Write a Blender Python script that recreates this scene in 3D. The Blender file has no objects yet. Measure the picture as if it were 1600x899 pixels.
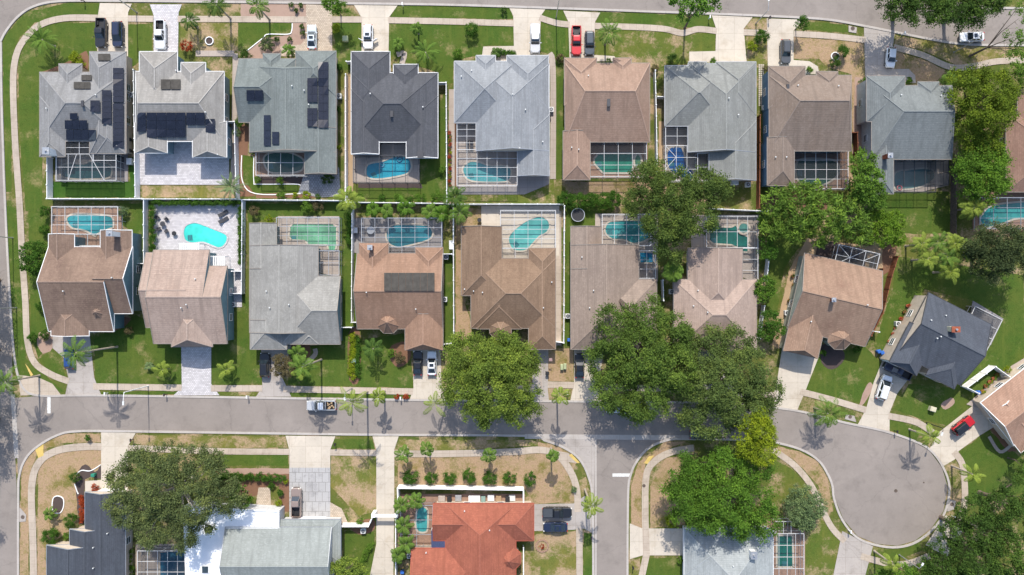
import bpy, bmesh, math, random
import numpy as np
from mathutils import Vector, Matrix
R = math.radians
scene = bpy.context.scene
COL = scene.collection

# ------------------------------------------------------------ camera, light, exposure
H = 133.0            # camera height above the ground, metres
U = 0.125            # metres per photograph pixel on the ground
cam_data = bpy.data.cameras.new('camera')
cam = bpy.data.objects.new('camera', cam_data)
COL.objects.link(cam)
cam.location = (0, 0, H)
cam.rotation_euler = (0, 0, 0)
cam_data.sensor_width = 36
cam_data.lens = 18 * H / 100.0
cam_data.clip_start = 1
cam_data.clip_end = 2000
scene.camera = cam

SUN_EL = 45.0
world = bpy.data.worlds.new('World')
scene.world = world
world.use_nodes = True
wn = world.node_tree
bg = wn.nodes['Background']
sky = wn.nodes.new('ShaderNodeTexSky')
sky.sky_type = 'NISHITA'
sky.sun_disc = False
sky.sun_elevation = R(SUN_EL)
sky.sun_rotation = R(0)
sky.air_density = 1.0
sky.dust_density = 1.5
wn.links.new(sky.outputs[0], bg.inputs[0])
bg.inputs[1].default_value = 0.15
sl = bpy.data.lights.new('sun', 'SUN')
sl.energy = 3.35
sl.angle = R(0.53)
sl.color = (1.0, 0.94, 0.85)
sun = bpy.data.objects.new('sun', sl)
COL.objects.link(sun)
sun.rotation_euler = (R(-(90 - SUN_EL)), 0, R(1.0))
scene.view_settings.view_transform = 'Standard'
scene.view_settings.look = 'None'
scene.view_settings.gamma = 1
scene.view_settings.use_curve_mapping = False
scene.view_settings.exposure = 0.80
scene.render.engine = 'CYCLES'
scene.cycles.max_bounces = 6
scene.cycles.transparent_max_bounces = 12

# ------------------------------------------------------------ helpers
def W(px, py, z=0.0):
    """world point that stands at height z over the spot seen at photograph pixel (px, py)"""
    k = (H - z) / H * U
    return Vector(((px - 800) * k, (449.5 - py) * k, z))

def lin(c, k=0.56):
    out = []
    for v in c[:3]:
        v /= 255.0
        v = v / 12.92 if v <= 0.04045 else ((v + 0.055) / 1.055) ** 2.4
        out.append(min(v * k, 0.86))
    return tuple(out)

MATS = {}
def nodes_of(m):
    m.use_nodes = True
    nt = m.node_tree
    return nt, nt.nodes['Principled BSDF']

def mix_noise(nt, coord, scale, c1, c2, detail=4, lo=0.35, hi=0.65, rough=0.6):
    n = nt.nodes.new('ShaderNodeTexNoise')
    n.inputs['Scale'].default_value = scale
    n.inputs['Detail'].default_value = detail
    n.inputs['Roughness'].default_value = rough
    nt.links.new(coord, n.inputs['Vector'])
    r = nt.nodes.new('ShaderNodeMapRange')
    r.inputs[1].default_value = lo
    r.inputs[2].default_value = hi
    nt.links.new(n.outputs['Fac'], r.inputs[0])
    mx = nt.nodes.new('ShaderNodeMix')
    mx.data_type = 'RGBA'
    nt.links.new(r.outputs[0], mx.inputs[0])
    for sock, c in ((mx.inputs[6], c1), (mx.inputs[7], c2)):
        if isinstance(c, tuple):
            sock.default_value = (*c[:3], 1)
        else:
            nt.links.new(c, sock)
    return mx.outputs[2], n

def coordsock(nt, scale=None):
    g = nt.nodes.new('ShaderNodeNewGeometry')
    if scale is None:
        return g.outputs['Position']
    m = nt.nodes.new('ShaderNodeMapping')
    m.inputs['Scale'].default_value = scale
    nt.links.new(g.outputs['Position'], m.inputs['Vector'])
    return m.outputs[0]

def mul(c, f):
    return tuple(min(v * f, 0.9) for v in c)

def bump(nt, bsdf, src, strength, dist):
    b = nt.nodes.new('ShaderNodeBump')
    b.inputs['Strength'].default_value = strength
    b.inputs['Distance'].default_value = dist
    nt.links.new(src, b.inputs['Height'])
    nt.links.new(b.outputs[0], bsdf.inputs['Normal'])

def plain(name, c, rough=0.6, metal=0.0, spec=0.4, var=0.10, vs=1.2):
    if name in MATS: return MATS[name]
    m = bpy.data.materials.new(name); nt, b = nodes_of(m)
    co = coordsock(nt)
    o, n = mix_noise(nt, co, vs, mul(c, 1 - var), mul(c, 1 + var))
    nt.links.new(o, b.inputs['Base Color'])
    b.inputs['Roughness'].default_value = rough
    b.inputs['Metallic'].default_value = metal
    b.inputs['Specular IOR Level'].default_value = spec
    MATS[name] = m
    return m

def grass(name, green, dry, dryness=0.3, seed=0.0, var=1.0):
    """lawn: blade-scale grain, mown streaks, tired olive areas and patches of dry thatch"""
    if name in MATS: return MATS[name]
    m = bpy.data.materials.new(name); nt, b = nodes_of(m)
    co = coordsock(nt)
    g1, n1 = mix_noise(nt, co, 4.5, mul(green, 0.62), mul(green, 1.34), 6, 0.3, 0.7, 0.8)
    olive = (green[0] * 1.55, green[1] * 1.12, green[2] * 1.3)
    g2, n2 = mix_noise(nt, co, 0.16, g1, olive, 7, 0.38, 0.66, 0.7)
    g3, n4 = mix_noise(nt, co, 0.9, g2, mul(green, 0.70), 5, 0.52, 0.78, 0.7)
    cs = coordsock(nt, (1.0, 0.12, 1.0))
    g4, n5 = mix_noise(nt, cs, 1.1, g3, mul(olive, 1.12), 3, 0.55, 0.8, 0.6)
    d0, n3 = mix_noise(nt, co, 3.4, mul(dry, 0.70), mul(dry, 1.22), 6, 0.3, 0.7, 0.8)
    d1, n6 = mix_noise(nt, co, 1.3, d0, (dry[0] * .62, dry[1] * .80, dry[2] * .45), 6, 0.52, 0.70, 0.75)
    def ns(sc, det, ro, off):
        n = nt.nodes.new('ShaderNodeTexNoise'); n.inputs['Scale'].default_value = sc
        n.inputs['Detail'].default_value = det; n.inputs['Roughness'].default_value = ro
        mp = nt.nodes.new('ShaderNodeMapping'); mp.inputs['Location'].default_value = (seed + off, seed * 1.7, off)
        nt.links.new(co, mp.inputs[0]); nt.links.new(mp.outputs[0], n.inputs['Vector']); return n.outputs['Fac']
    ad = nt.nodes.new('ShaderNodeMix'); ad.inputs[0].default_value = 0.34
    nt.links.new(ns(0.24, 6, 0.6, 0), ad.inputs[2]); nt.links.new(ns(2.6, 5, 0.8, 9), ad.inputs[3])
    r = nt.nodes.new('ShaderNodeMapRange')
    cut = 0.66 - 0.30 * dryness
    r.inputs[1].default_value = cut - 0.045; r.inputs[2].default_value = cut + 0.06
    r.inputs[4].default_value = 0.90
    nt.links.new(ad.outputs[0], r.inputs[0])
    mx = nt.nodes.new('ShaderNodeMix'); mx.data_type = 'RGBA'
    nt.links.new(r.outputs[0], mx.inputs[0]); nt.links.new(g4, mx.inputs[6]); nt.links.new(d1, mx.inputs[7])
    nt.links.new(mx.outputs[2], b.inputs['Base Color'])
    b.inputs['Roughness'].default_value = 0.95; b.inputs['Specular IOR Level'].default_value = 0.1
    bump(nt, b, n1.outputs['Fac'], 0.7, 0.12)
    MATS[name] = m
    return m

def paving(name, c, c2=None, joints=None, rough=0.85, stain=0.16, brick=None, rot=0.0, cracks=0.0):
    """concrete, asphalt or pavers: grain, blotches, optional joint lines or stones"""
    if name in MATS: return MATS[name]
    m = bpy.data.materials.new(name); nt, b = nodes_of(m)
    co = coordsock(nt)
    if rot:
        mp = nt.nodes.new('ShaderNodeMapping'); mp.inputs['Rotation'].default_value = (0, 0, rot)
        nt.links.new(co, mp.inputs[0]); bc = mp.outputs[0]
    else:
        bc = co
    c2 = c2 or mul(c, 0.8)
    o, n1 = mix_noise(nt, co, 9.0, mul(c, 0.92), mul(c, 1.07), 5, 0.3, 0.7, 0.8)
    o, n2 = mix_noise(nt, co, 0.35, o, c2, 7, 0.52, 0.80, 0.65)
    o, n3 = mix_noise(nt, co, 1.7, o, mul(c, 1 - stain), 6, 0.55, 0.8, 0.7)
    if cracks:
        nw = nt.nodes.new('ShaderNodeTexNoise'); nw.inputs['Scale'].default_value = 0.7; nw.inputs['Detail'].default_value = 5
        nt.links.new(co, nw.inputs['Vector'])
        va = nt.nodes.new('ShaderNodeVectorMath'); va.operation = 'MULTIPLY_ADD'; va.inputs[1].default_value = (2.2, 2.2, 0)
        nt.links.new(nw.outputs['Color'], va.inputs[0]); nt.links.new(co, va.inputs[2])
        vo = nt.nodes.new('ShaderNodeTexVoronoi'); vo.feature = 'DISTANCE_TO_EDGE'; vo.inputs['Scale'].default_value = 0.075
        nt.links.new(va.outputs[0], vo.inputs['Vector'])
        cr_ = nt.nodes.new('ShaderNodeMapRange'); cr_.inputs[1].default_value = 0.0; cr_.inputs[2].default_value = 0.007
        cr_.inputs[3].default_value = 1 - cracks; cr_.inputs[4].default_value = 1.0
        nt.links.new(vo.outputs['Distance'], cr_.inputs[0])
        vp = nt.nodes.new('ShaderNodeTexVoronoi'); vp.inputs['Scale'].default_value = 0.11; nt.links.new(co, vp.inputs['Vector'])
        pr_ = nt.nodes.new('ShaderNodeMapRange'); pr_.inputs[3].default_value = 0.965; pr_.inputs[4].default_value = 1.03
        sp = nt.nodes.new('ShaderNodeSeparateColor'); nt.links.new(vp.outputs['Color'], sp.inputs[0]); nt.links.new(sp.outputs[0], pr_.inputs[0])
        nb = nt.nodes.new('ShaderNodeTexNoise'); nb.inputs['Scale'].default_value = 0.12; nb.inputs['Detail'].default_value = 8; nb.inputs['Roughness'].default_value = .7
        nt.links.new(co, nb.inputs['Vector'])
        br_ = nt.nodes.new('ShaderNodeMapRange'); br_.inputs[1].default_value = .3; br_.inputs[2].default_value = .7; br_.inputs[3].default_value = 0.88; br_.inputs[4].default_value = 1.10
        nt.links.new(nb.outputs['Fac'], br_.inputs[0])
        for q in (cr_, pr_, br_):
            m2 = nt.nodes.new('ShaderNodeMix'); m2.data_type = 'RGBA'; m2.blend_type = 'MULTIPLY'; m2.inputs[0].default_value = 1
            nt.links.new(o, m2.inputs[6]); nt.links.new(q.outputs[0], m2.inputs[7]); o = m2.outputs[2]
    if brick or joints:
        w, h, mortar, var = brick if brick else (joints, joints, 0.035, 0.04)
        t = nt.nodes.new('ShaderNodeTexBrick')
        t.offset = 0.5 if brick else 0.0
        t.inputs['Scale'].default_value = 1.0
        t.inputs['Brick Width'].default_value = w
        t.inputs['Row Height'].default_value = h
        t.inputs['Mortar Size'].default_value = mortar
        t.inputs['Mortar Smooth'].default_value = 0.1
        t.inputs['Color1'].default_value = (1 - var, 1 - var, 1 - var, 1)
        t.inputs['Color2'].default_value = (1 + var, 1 + var, 1 + var, 1)
        mo = 0.62 if brick else 0.80
        t.inputs['Mortar'].default_value = (mo, mo * .98, mo * .95, 1)
        nt.links.new(bc, t.inputs['Vector'])
        mm = nt.nodes.new('ShaderNodeMix'); mm.data_type = 'RGBA'; mm.blend_type = 'MULTIPLY'
        mm.inputs[0].default_value = 1.0
        nt.links.new(o, mm.inputs[6]); nt.links.new(t.outputs['Color'], mm.inputs[7])
        o = mm.outputs[2]
    nt.links.new(o, b.inputs['Base Color'])
    b.inputs['Roughness'].default_value = rough; b.inputs['Specular IOR Level'].default_value = 0.25
    bump(nt, b, n1.outputs['Fac'], 0.25, 0.02)
    MATS[name] = m
    return m

def shingle(name, c, c2, mott=0.28):
    """asphalt shingles: courses at equal height steps, blended tabs, long weather streaks"""
    if name in MATS: return MATS[name]
    m = bpy.data.materials.new(name); nt, b = nodes_of(m)
    co = coordsock(nt)
    o, n1 = mix_noise(nt, co, 4.2, mul(c, 1 - mott), mul(c, 1 + mott), 5, 0.3, 0.7, 0.85)
    o, n2 = mix_noise(nt, co, 0.22, o, mul(c2, .92), 6, 0.42, 0.70, 0.7)
    o, n4 = mix_noise(nt, co, 1.1, o, mul(c, 0.76), 5, 0.48, 0.8, 0.7)
    o, n5 = mix_noise(nt, coordsock(nt, (1.0, 1.0, 3.0)), 2.1, o, mul(c, 1.22), 4, 0.5, 0.72, 0.8)
    o, n6 = mix_noise(nt, coordsock(nt, (1.3, 0.10, 0.2)), 1.0, o, mul(c, 0.72), 4, 0.48, 0.76, 0.6)
    cz = coordsock(nt, (0.35, 0.35, 1.0))
    w = nt.nodes.new('ShaderNodeTexWave'); w.wave_type = 'BANDS'; w.bands_direction = 'Z'
    w.inputs['Scale'].default_value = 2.4; w.inputs['Distortion'].default_value = 1.6
    w.inputs['Detail'].default_value = 3
    nt.links.new(cz, w.inputs['Vector'])
    r = nt.nodes.new('ShaderNodeMapRange'); r.inputs[3].default_value = 0.94; r.inputs[4].default_value = 1.04
    nt.links.new(w.outputs['Fac'], r.inputs[0])
    mm = nt.nodes.new('ShaderNodeMix'); mm.data_type = 'RGBA'; mm.blend_type = 'MULTIPLY'; mm.inputs[0].default_value = 1
    nt.links.new(o, mm.inputs[6]); nt.links.new(r.outputs[0], mm.inputs[7])
    nt.links.new(mm.outputs[2], b.inputs['Base Color'])
    b.inputs['Roughness'].default_value = 0.92; b.inputs['Specular IOR Level'].default_value = 0.15
    bump(nt, b, n1.outputs['Fac'], 0.55, 0.03)
    MATS[name] = m
    return m

def foliage(name, c, trans=0.25, spread=0.5):
    if name in MATS: return MATS[name]
    m = bpy.data.materials.new(name); nt, b = nodes_of(m)
    a = nt.nodes.new('ShaderNodeAttribute'); a.attribute_name = 'tint'
    rp = nt.nodes.new('ShaderNodeValToRGB')
    e = rp.color_ramp.elements
    e[0].position = 0.0; e[0].color = (*mul(c, 1 - spread), 1)
    e[1].position = 1.0; e[1].color = (min(c[0] * (1 + spread * 1.5), 0.8), min(c[1] * (1 + spread), 0.8), c[2] * (1 + spread * 0.5), 1)
    mid = e.new(0.5); mid.color = (*c, 1)
    nt.links.new(a.outputs['Fac'], rp.inputs[0])
    nt.links.new(rp.outputs[0], b.inputs['Base Color'])
    b.inputs['Roughness'].default_value = 0.75; b.inputs['Specular IOR Level'].default_value = 0.08
    tr = nt.nodes.new('ShaderNodeBsdfTranslucent')
    nt.links.new(rp.outputs[0], tr.inputs[0])
    ms = nt.nodes.new('ShaderNodeMixShader'); ms.inputs[0].default_value = trans
    out = nt.nodes['Material Output']
    nt.links.new(b.outputs[0], ms.inputs[1]); nt.links.new(tr.outputs[0], ms.inputs[2])
    nt.links.new(ms.outputs[0], out.inputs[0])
    MATS[name] = m
    return m

def screen_mat(name, c, alpha):
    if name in MATS: return MATS[name]
    m = bpy.data.materials.new(name); nt, b = nodes_of(m)
    b.inputs['Base Color'].default_value = (*c, 1); b.inputs['Roughness'].default_value = 0.8
    b.inputs['Specular IOR Level'].default_value = 0.1
    t = nt.nodes.new('ShaderNodeBsdfTransparent')
    n = nt.nodes.new('ShaderNodeTexNoise'); n.inputs['Scale'].default_value = 0.6
    nt.links.new(coordsock(nt), n.inputs['Vector'])
    r = nt.nodes.new('ShaderNodeMapRange'); r.inputs[3].default_value = alpha * 0.75; r.inputs[4].default_value = alpha * 1.25
    nt.links.new(n.outputs['Fac'], r.inputs[0])
    ms = nt.nodes.new('ShaderNodeMixShader'); nt.links.new(r.outputs[0], ms.inputs[0])
    nt.links.new(t.outputs[0], ms.inputs[1]); nt.links.new(b.outputs[0], ms.inputs[2])
    nt.links.new(ms.outputs[0], nt.nodes['Material Output'].inputs[0])
    MATS[name] = m
    return m

def watermat(name, c):
    """pool water over a tinted plaster basin: ripples and depth patches"""
    if name in MATS: return MATS[name]
    m = bpy.data.materials.new(name); nt, b = nodes_of(m)
    co = coordsock(nt)
    o, n0 = mix_noise(nt, co, 0.12, mul(c, 0.78), mul(c, 1.25), 2, 0.42, 0.6)
    v = nt.nodes.new('ShaderNodeTexVoronoi'); v.inputs['Scale'].default_value = 1.4; v.feature = 'SMOOTH_F1'
    nt.links.new(co, v.inputs['Vector'])
    r = nt.nodes.new('ShaderNodeMapRange'); r.inputs[3].default_value = 0.88; r.inputs[4].default_value = 1.18
    nt.links.new(v.outputs['Distance'], r.inputs[0])
    mm = nt.nodes.new('ShaderNodeMix'); mm.data_type = 'RGBA'; mm.blend_type = 'MULTIPLY'; mm.inputs[0].default_value = 1
    nt.links.new(o, mm.inputs[6]); nt.links.new(r.outputs[0], mm.inputs[7])
    nt.links.new(mm.outputs[2], b.inputs['Base Color'])
    b.inputs['Roughness'].default_value = 0.08; b.inputs['IOR'].default_value = 1.33
    n = nt.nodes.new('ShaderNodeTexNoise'); n.inputs['Scale'].default_value = 2.2
    nt.links.new(co, n.inputs['Vector']); bump(nt, b, n.outputs['Fac'], 0.12, 0.05)
    MATS[name] = m
    return m

class MB:
    """collects faces and links them as one mesh object"""
    def __init__(s): s.v = []; s.f = []; s.m = []; s.smooth = False
    def face(s, pts, mi=0):
        b = len(s.v); s.v += [tuple(p) for p in pts]; s.f.append(tuple(range(b, b + len(pts)))); s.m.append(mi)
    def verts_faces(s, vs, fs, mi=0):
        b = len(s.v); s.v += [tuple(p) for p in vs]
        for f in fs: s.f.append(tuple(i + b for i in f)); s.m.append(mi)
    def box(s, c, d, rz=0.0, mi=0):
        cx, cy, cz = c; hx, hy, hz = d[0] / 2, d[1] / 2, d[2] / 2
        ca, sa = math.cos(rz), math.sin(rz)
        vs = []
        for z in (-hz, hz):
            for x, y in ((-hx, -hy), (hx, -hy), (hx, hy), (-hx, hy)):
                vs.append((cx + x * ca - y * sa, cy + x * sa + y * ca, cz + z))
        s.verts_faces(vs, [(3, 2, 1, 0), (4, 5, 6, 7), (0, 1, 5, 4), (1, 2, 6, 5), (2, 3, 7, 6), (3, 0, 4, 7)], mi)
    def bar(s, p, q, w, h, mi=0):
        p = Vector(p); q = Vector(q); d = q - p
        if d.length < 1e-5: return
        d.normalize()
        up = Vector((0, 0, 1)) if abs(d.z) < 0.98 else Vector((0, 1, 0))
        sx = d.cross(up).normalized() * w / 2; uy = sx.cross(d).normalized() * h / 2
        vs = [p - sx - uy, p + sx - uy, p + sx + uy, p - sx + uy, q - sx - uy, q + sx - uy, q + sx + uy, q - sx + uy]
        s.verts_faces(vs, [(0, 1, 2, 3), (7, 6, 5, 4), (4, 5, 1, 0), (5, 6, 2, 1), (6, 7, 3, 2), (7, 4, 0, 3)], mi)
    def tube(s, pts, rad, n=8, mi=0, cap=True):
        rings = []
        P = [Vector(p) for p in pts]
        for i, p in enumerate(P):
            d = (P[min(i + 1, len(P) - 1)] - P[max(i - 1, 0)]).normalized()
            a = Vector((1, 0, 0)) if abs(d.x) < 0.8 else Vector((0, 1, 0))
            x = d.cross(a).normalized(); y = d.cross(x)
            r = rad[i] if isinstance(rad, (list, tuple)) else rad
            rings.append([p + (x * math.cos(t) + y * math.sin(t)) * r for t in [2 * math.pi * k / n for k in range(n)]])
        vs = [v for r in rings for v in r]; fs = []
        for i in range(len(P) - 1):
            for k in range(n):
                fs.append((i * n + k, i * n + (k + 1) % n, (i + 1) * n + (k + 1) % n, (i + 1) * n + k))
        if cap:
            fs.append(tuple(range(n - 1, -1, -1))); fs.append(tuple(range((len(P) - 1) * n, len(P) * n)))
        s.verts_faces(vs, fs, mi)
    def prism(s, poly, z0, z1, mi=0, top_mi=None):
        n = len(poly)
        vs = [(p[0], p[1], z0) for p in poly] + [(p[0], p[1], z1) for p in poly]
        s.verts_faces(vs, [tuple(range(n - 1, -1, -1))], mi)
        b = len(s.v) - 2 * n
        s.f.append(tuple(b + n + i for i in range(n))); s.m.append(mi if top_mi is None else top_mi)
        for i in range(n):
            s.f.append((b + i, b + (i + 1) % n, b + n + (i + 1) % n, b + n + i)); s.m.append(mi)
    def build(s, name, mats, parent=None, loc=None):
        me = bpy.data.meshes.new(name)
        vs = s.v
        if loc is not None:
            vs = [(v[0] - loc[0], v[1] - loc[1], v[2] - loc[2]) for v in vs]
        me.from_pydata(vs, [], s.f)
        if not isinstance(mats, (list, tuple)): mats = [mats]
        for m in mats: me.materials.append(m)
        if len(mats) > 1: me.polygons.foreach_set('material_index', s.m)
        if s.smooth: me.polygons.foreach_set('use_smooth', [True] * len(me.polygons))
        me.update()
        o = bpy.data.objects.new(name, me); COL.objects.link(o)
        if loc is not None and parent is None: o.location = loc
        if parent is not None: o.parent = parent
        return o

def tag(o, label, cat, group=None):
    o['label'] = label; o['category'] = cat
    if group: o['group'] = group
    return o
def thing(name, label, cat, loc=(0, 0, 0), group=None, rz=0.0):
    o = bpy.data.objects.new(name, None); COL.objects.link(o)
    o.location = loc; o.rotation_euler = (0, 0, rz); o.empty_display_size = 0.2
    return tag(o, label, cat, group)
def place(mb, name, mat, root):
    """build world-space geometry as a part of root (root is unrotated)"""
    return mb.build(name, mat, root, loc=root.location)
def copy_tree(o, parent=None):
    c = o.copy(); COL.objects.link(c); c.parent = parent
    for ch in o.children: copy_tree(ch, c)
    return c
ORD = ['first', 'second', 'third', 'fourth', 'fifth', 'sixth', 'seventh', 'eighth', 'ninth', 'tenth', 'eleventh', 'twelfth', 'thirteenth', 'fourteenth', 'fifteenth', 'sixteenth']

def smooth(pts, n=5, closed=True):
    out = []; N = len(pts)
    rng = range(N) if closed else range(N - 1)
    for i in rng:
        p = [pts[(i + k - 1) % N] if closed else pts[max(0, min(N - 1, i + k - 1))] for k in range(4)]
        for j in range(n):
            t = j / n
            out.append(tuple(0.5 * ((2 * p[1][a]) + (-p[0][a] + p[2][a]) * t + (2 * p[0][a] - 5 * p[1][a] + 4 * p[2][a] - p[3][a]) * t * t + (-p[0][a] + 3 * p[1][a] - 3 * p[2][a] + p[3][a]) * t ** 3) for a in (0, 1)))
    if not closed: out.append(tuple(pts[-1]))
    return out

SHEETS = [0]
def LZ(L): return 0.008 * L
def rough_edge(pts):
    rr = random.Random(int(pts[0][0] * 7 + pts[0][1])); out = []
    for i, (x, y) in enumerate(pts):
        x1, y1 = pts[(i + 1) % len(pts)]; L = math.hypot(x1 - x, y1 - y); n = max(1, int(L / 6))
        for k in range(n):
            t = k / n; out.append((x + (x1 - x) * t + rr.uniform(-.7, .7), y + (y1 - y) * t + rr.uniform(-.7, .7)))
    return out
def sheet(name, pts, L, mat, sm=0, kind='structure'):
    if sm: pts = smooth(pts, sm)
    if name in ('lawn', 'planting_bed'): pts = rough_edge(pts)
    SHEETS[0] += 1; zz = LZ(L) + 0.0003 * (SHEETS[0] % 20)
    mb = MB(); mb.face([W(x, y, zz) for x, y in pts][::-1])
    o = mb.build(name, mat)
    if kind: o['kind'] = kind
    return o
def ribbon_mb(pts, w, z, sm=6, closed=False, thick=0.0):
    if sm: pts = smooth(pts, sm, closed)
    P = [W(x, y, 0) for x, y in pts]; n = len(P); Lf = []; Rt = []
    for i in range(n):
        a = P[(i - 1) % n] if closed else P[max(i - 1, 0)]; b = P[(i + 1) % n] if closed else P[min(i + 1, n - 1)]
        d = (b - a).normalized(); s = Vector((-d.y, d.x, 0)) * w / 2
        Lf.append(P[i] + s); Rt.append(P[i] - s)
    mb = MB(); cnt = n if closed else n - 1
    for i in range(cnt):
        j = (i + 1) % n
        up = lambda v: (v.x, v.y, z)
        mb.face([up(Rt[i]), up(Rt[j]), up(Lf[j]), up(Lf[i])])
        if thick:
            for A, B in ((Lf[i], Lf[j]), (Rt[j], Rt[i])):
                mb.face([(A.x, A.y, z), (B.x, B.y, z), (B.x, B.y, z - thick), (A.x, A.y, z - thick)])
    return mb
def ribbon(name, pts, wpx, L, mat, sm=6, closed=False):
    SHEETS[0] += 1
    o = ribbon_mb(pts, wpx * U, LZ(L) + 0.0003 * (SHEETS[0] % 20), sm, closed).build(name, mat); o['kind'] = 'structure'
    return o
def kerb(pts, sm=6, w=0.42, closed=False):
    o = ribbon_mb(pts, w, 0.15, sm, closed, 0.15).build('kerb', M_kerb); o['kind'] = 'structure'
    return o

# ------------------------------------------------------------ materials
M_asphalt = paving('asphalt', lin((170, 160, 152)), lin((148, 139, 132)), stain=0.12, cracks=0.15)
M_asphalt2 = paving('asphalt_old', lin((158, 150, 150)), lin((146, 139, 139)), stain=0.12)
M_kerb = paving('kerb_concrete', lin((214, 206, 198)), lin((186, 176, 168)), joints=3.0)
M_walk = paving('walk_concrete', lin((218, 202, 184)), lin((178, 162, 142)), joints=1.35, stain=0.28, cracks=.1)
M_drive = paving('drive_concrete', lin((236, 224, 206)), lin((208, 192, 170)), joints=3.1, stain=0.22, cracks=.12)
M_drive2 = paving('drive_concrete_grey', lin((205, 196, 188)), lin((172, 162, 152)), joints=3.1, stain=0.32, cracks=.16)
M_patio = paving('patio_concrete', lin((206, 192, 180)), lin((186, 170, 158)), joints=1.6, stain=0.2)
M_patio_tan = paving('patio_tan', lin((196, 160, 138)), lin((176, 142, 122)), brick=(0.4, 0.2, 0.02, 0.12))
M_patio_grey = paving('patio_grey', lin((176, 170, 168)), lin((150, 146, 146)), joints=1.5, stain=0.2)
M_paver_white = paving('paver_white', lin((240, 236, 238)), lin((214, 210, 216)), brick=(0.42, 0.30, 0.03, 0.16), stain=.2)
M_paver_cream = paving('paver_cream', lin((226, 208, 186)), lin((206, 184, 160)), brick=(0.42, 0.3, 0.03, 0.14))
M_stone = paving('flagstone', lin((206, 204, 202)), lin((150, 148, 148)), brick=(1.3, 1.9, 0.05, 0.05), stain=0.45)
M_cobble = paving('cobble_grey', lin((190, 192, 198)), lin((160, 162, 170)), brick=(0.5, 0.4, 0.06, 0.18))
M_gravel = paving('gravel', lin((196, 166, 148)), lin((170, 140, 124)), stain=0.3)
M_mulch = paving('mulch', lin((150, 112, 88)), lin((118, 88, 70)), stain=0.35)
M_mulch_dark = paving('mulch_dark', lin((98, 84, 80)), lin((78, 68, 66)), stain=0.3)
M_sand = paving('sand', lin((206, 176, 140)), lin((180, 148, 112)), stain=0.25)
M_mark = plain('road_paint', (0.56, 0.56, 0.54), 0.7, var=0.2, vs=5)
M_yellow = plain('tactile_yellow', lin((240, 208, 120)), 0.8, var=0.1)
DRY = lin((208, 178, 146))
M_ground = grass('ground_grass', lin((100, 118, 54)), DRY, 0.42, 3)
M_lush = grass('lawn_lush', lin((86, 115, 46)), lin((166, 156, 106)), 0.24, 11)
M_lawn = grass('lawn_mid', lin((100, 122, 52)), DRY, 0.38, 5)
M_worn = grass('lawn_worn', lin((118, 130, 62)), DRY, 0.55, 8)
M_dry = grass('lawn_dry', lin((130, 132, 70)), lin((206, 174, 142)), 0.74, 21)
M_turf = grass('turf', lin((66, 108, 42)), lin((78, 116, 48)), 0.1, 2)
M_white = plain('white_paint', (0.74, 0.74, 0.73), 0.5, var=0.04)
M_alu = plain('white_aluminium', (0.46, 0.46, 0.455), 0.4, var=0.03)
M_bronze = plain('dark_aluminium', (0.05, 0.05, 0.055), 0.4, var=0.05)
M_screen = screen_mat('screen_mesh', (0.07, 0.075, 0.08), 0.16)
M_screen_dark = screen_mat('screen_mesh_dark', (0.05, 0.055, 0.06), 0.36)
M_vinyl = plain('white_vinyl', (0.72, 0.73, 0.74), 0.45, var=0.05)
M_wood = plain('brown_wood', lin((150, 92, 62)), 0.8, var=0.3, vs=3)
M_wood_grey = plain('weathered_wood', lin((112, 98, 88)), 0.85, var=0.3, vs=3)
M_trunk = plain('bark', lin((128, 112, 98)), 0.9, var=0.3, vs=3)
M_ptrunk = plain('palm_trunk', lin((200, 186, 168)), 0.9, var=0.15, vs=4)
M_glass = plain('window_glass', (0.03, 0.045, 0.055), 0.12, spec=0.8, var=0.1)
M_solar = plain('solar_cell', (0.012, 0.014, 0.024), 0.22, spec=0.6, var=0.2)
M_heater = plain('solar_heater', (0.045, 0.042, 0.038), 0.7, spec=.15, var=0.2)
M_metal = plain('grey_metal', (0.42, 0.43, 0.44), 0.4, 0.6, var=0.06)
M_dark = plain('black_plastic', (0.02, 0.02, 0.022), 0.5, var=0.1)
M_rubber = plain('rubber', (0.018, 0.018, 0.018), 0.85, var=0.1)
M_acwhite = plain('ac_casing', (0.55, 0.56, 0.55), 0.5, var=0.05)
M_blue = plain('blue_plastic', (0.03, 0.12, 0.42), 0.45, var=0.1)
M_terra = plain('terracotta', lin((176, 96, 66)), 0.8, var=0.15)
M_cream = plain('cream_paint', lin((240, 232, 200)), 0.6, var=0.05)
M_charcoal = plain('charcoal_fabric', (0.04, 0.042, 0.05), 0.8, var=0.15)
# ------------------------------------------------------------ ground, roads, paths
mbg = MB(); mbg.face([(-500, -420, 0), (500, -420, 0), (500, 420, 0), (-500, 420, 0)])
g = mbg.build('ground', M_ground); g['kind'] = 'structure'

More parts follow.
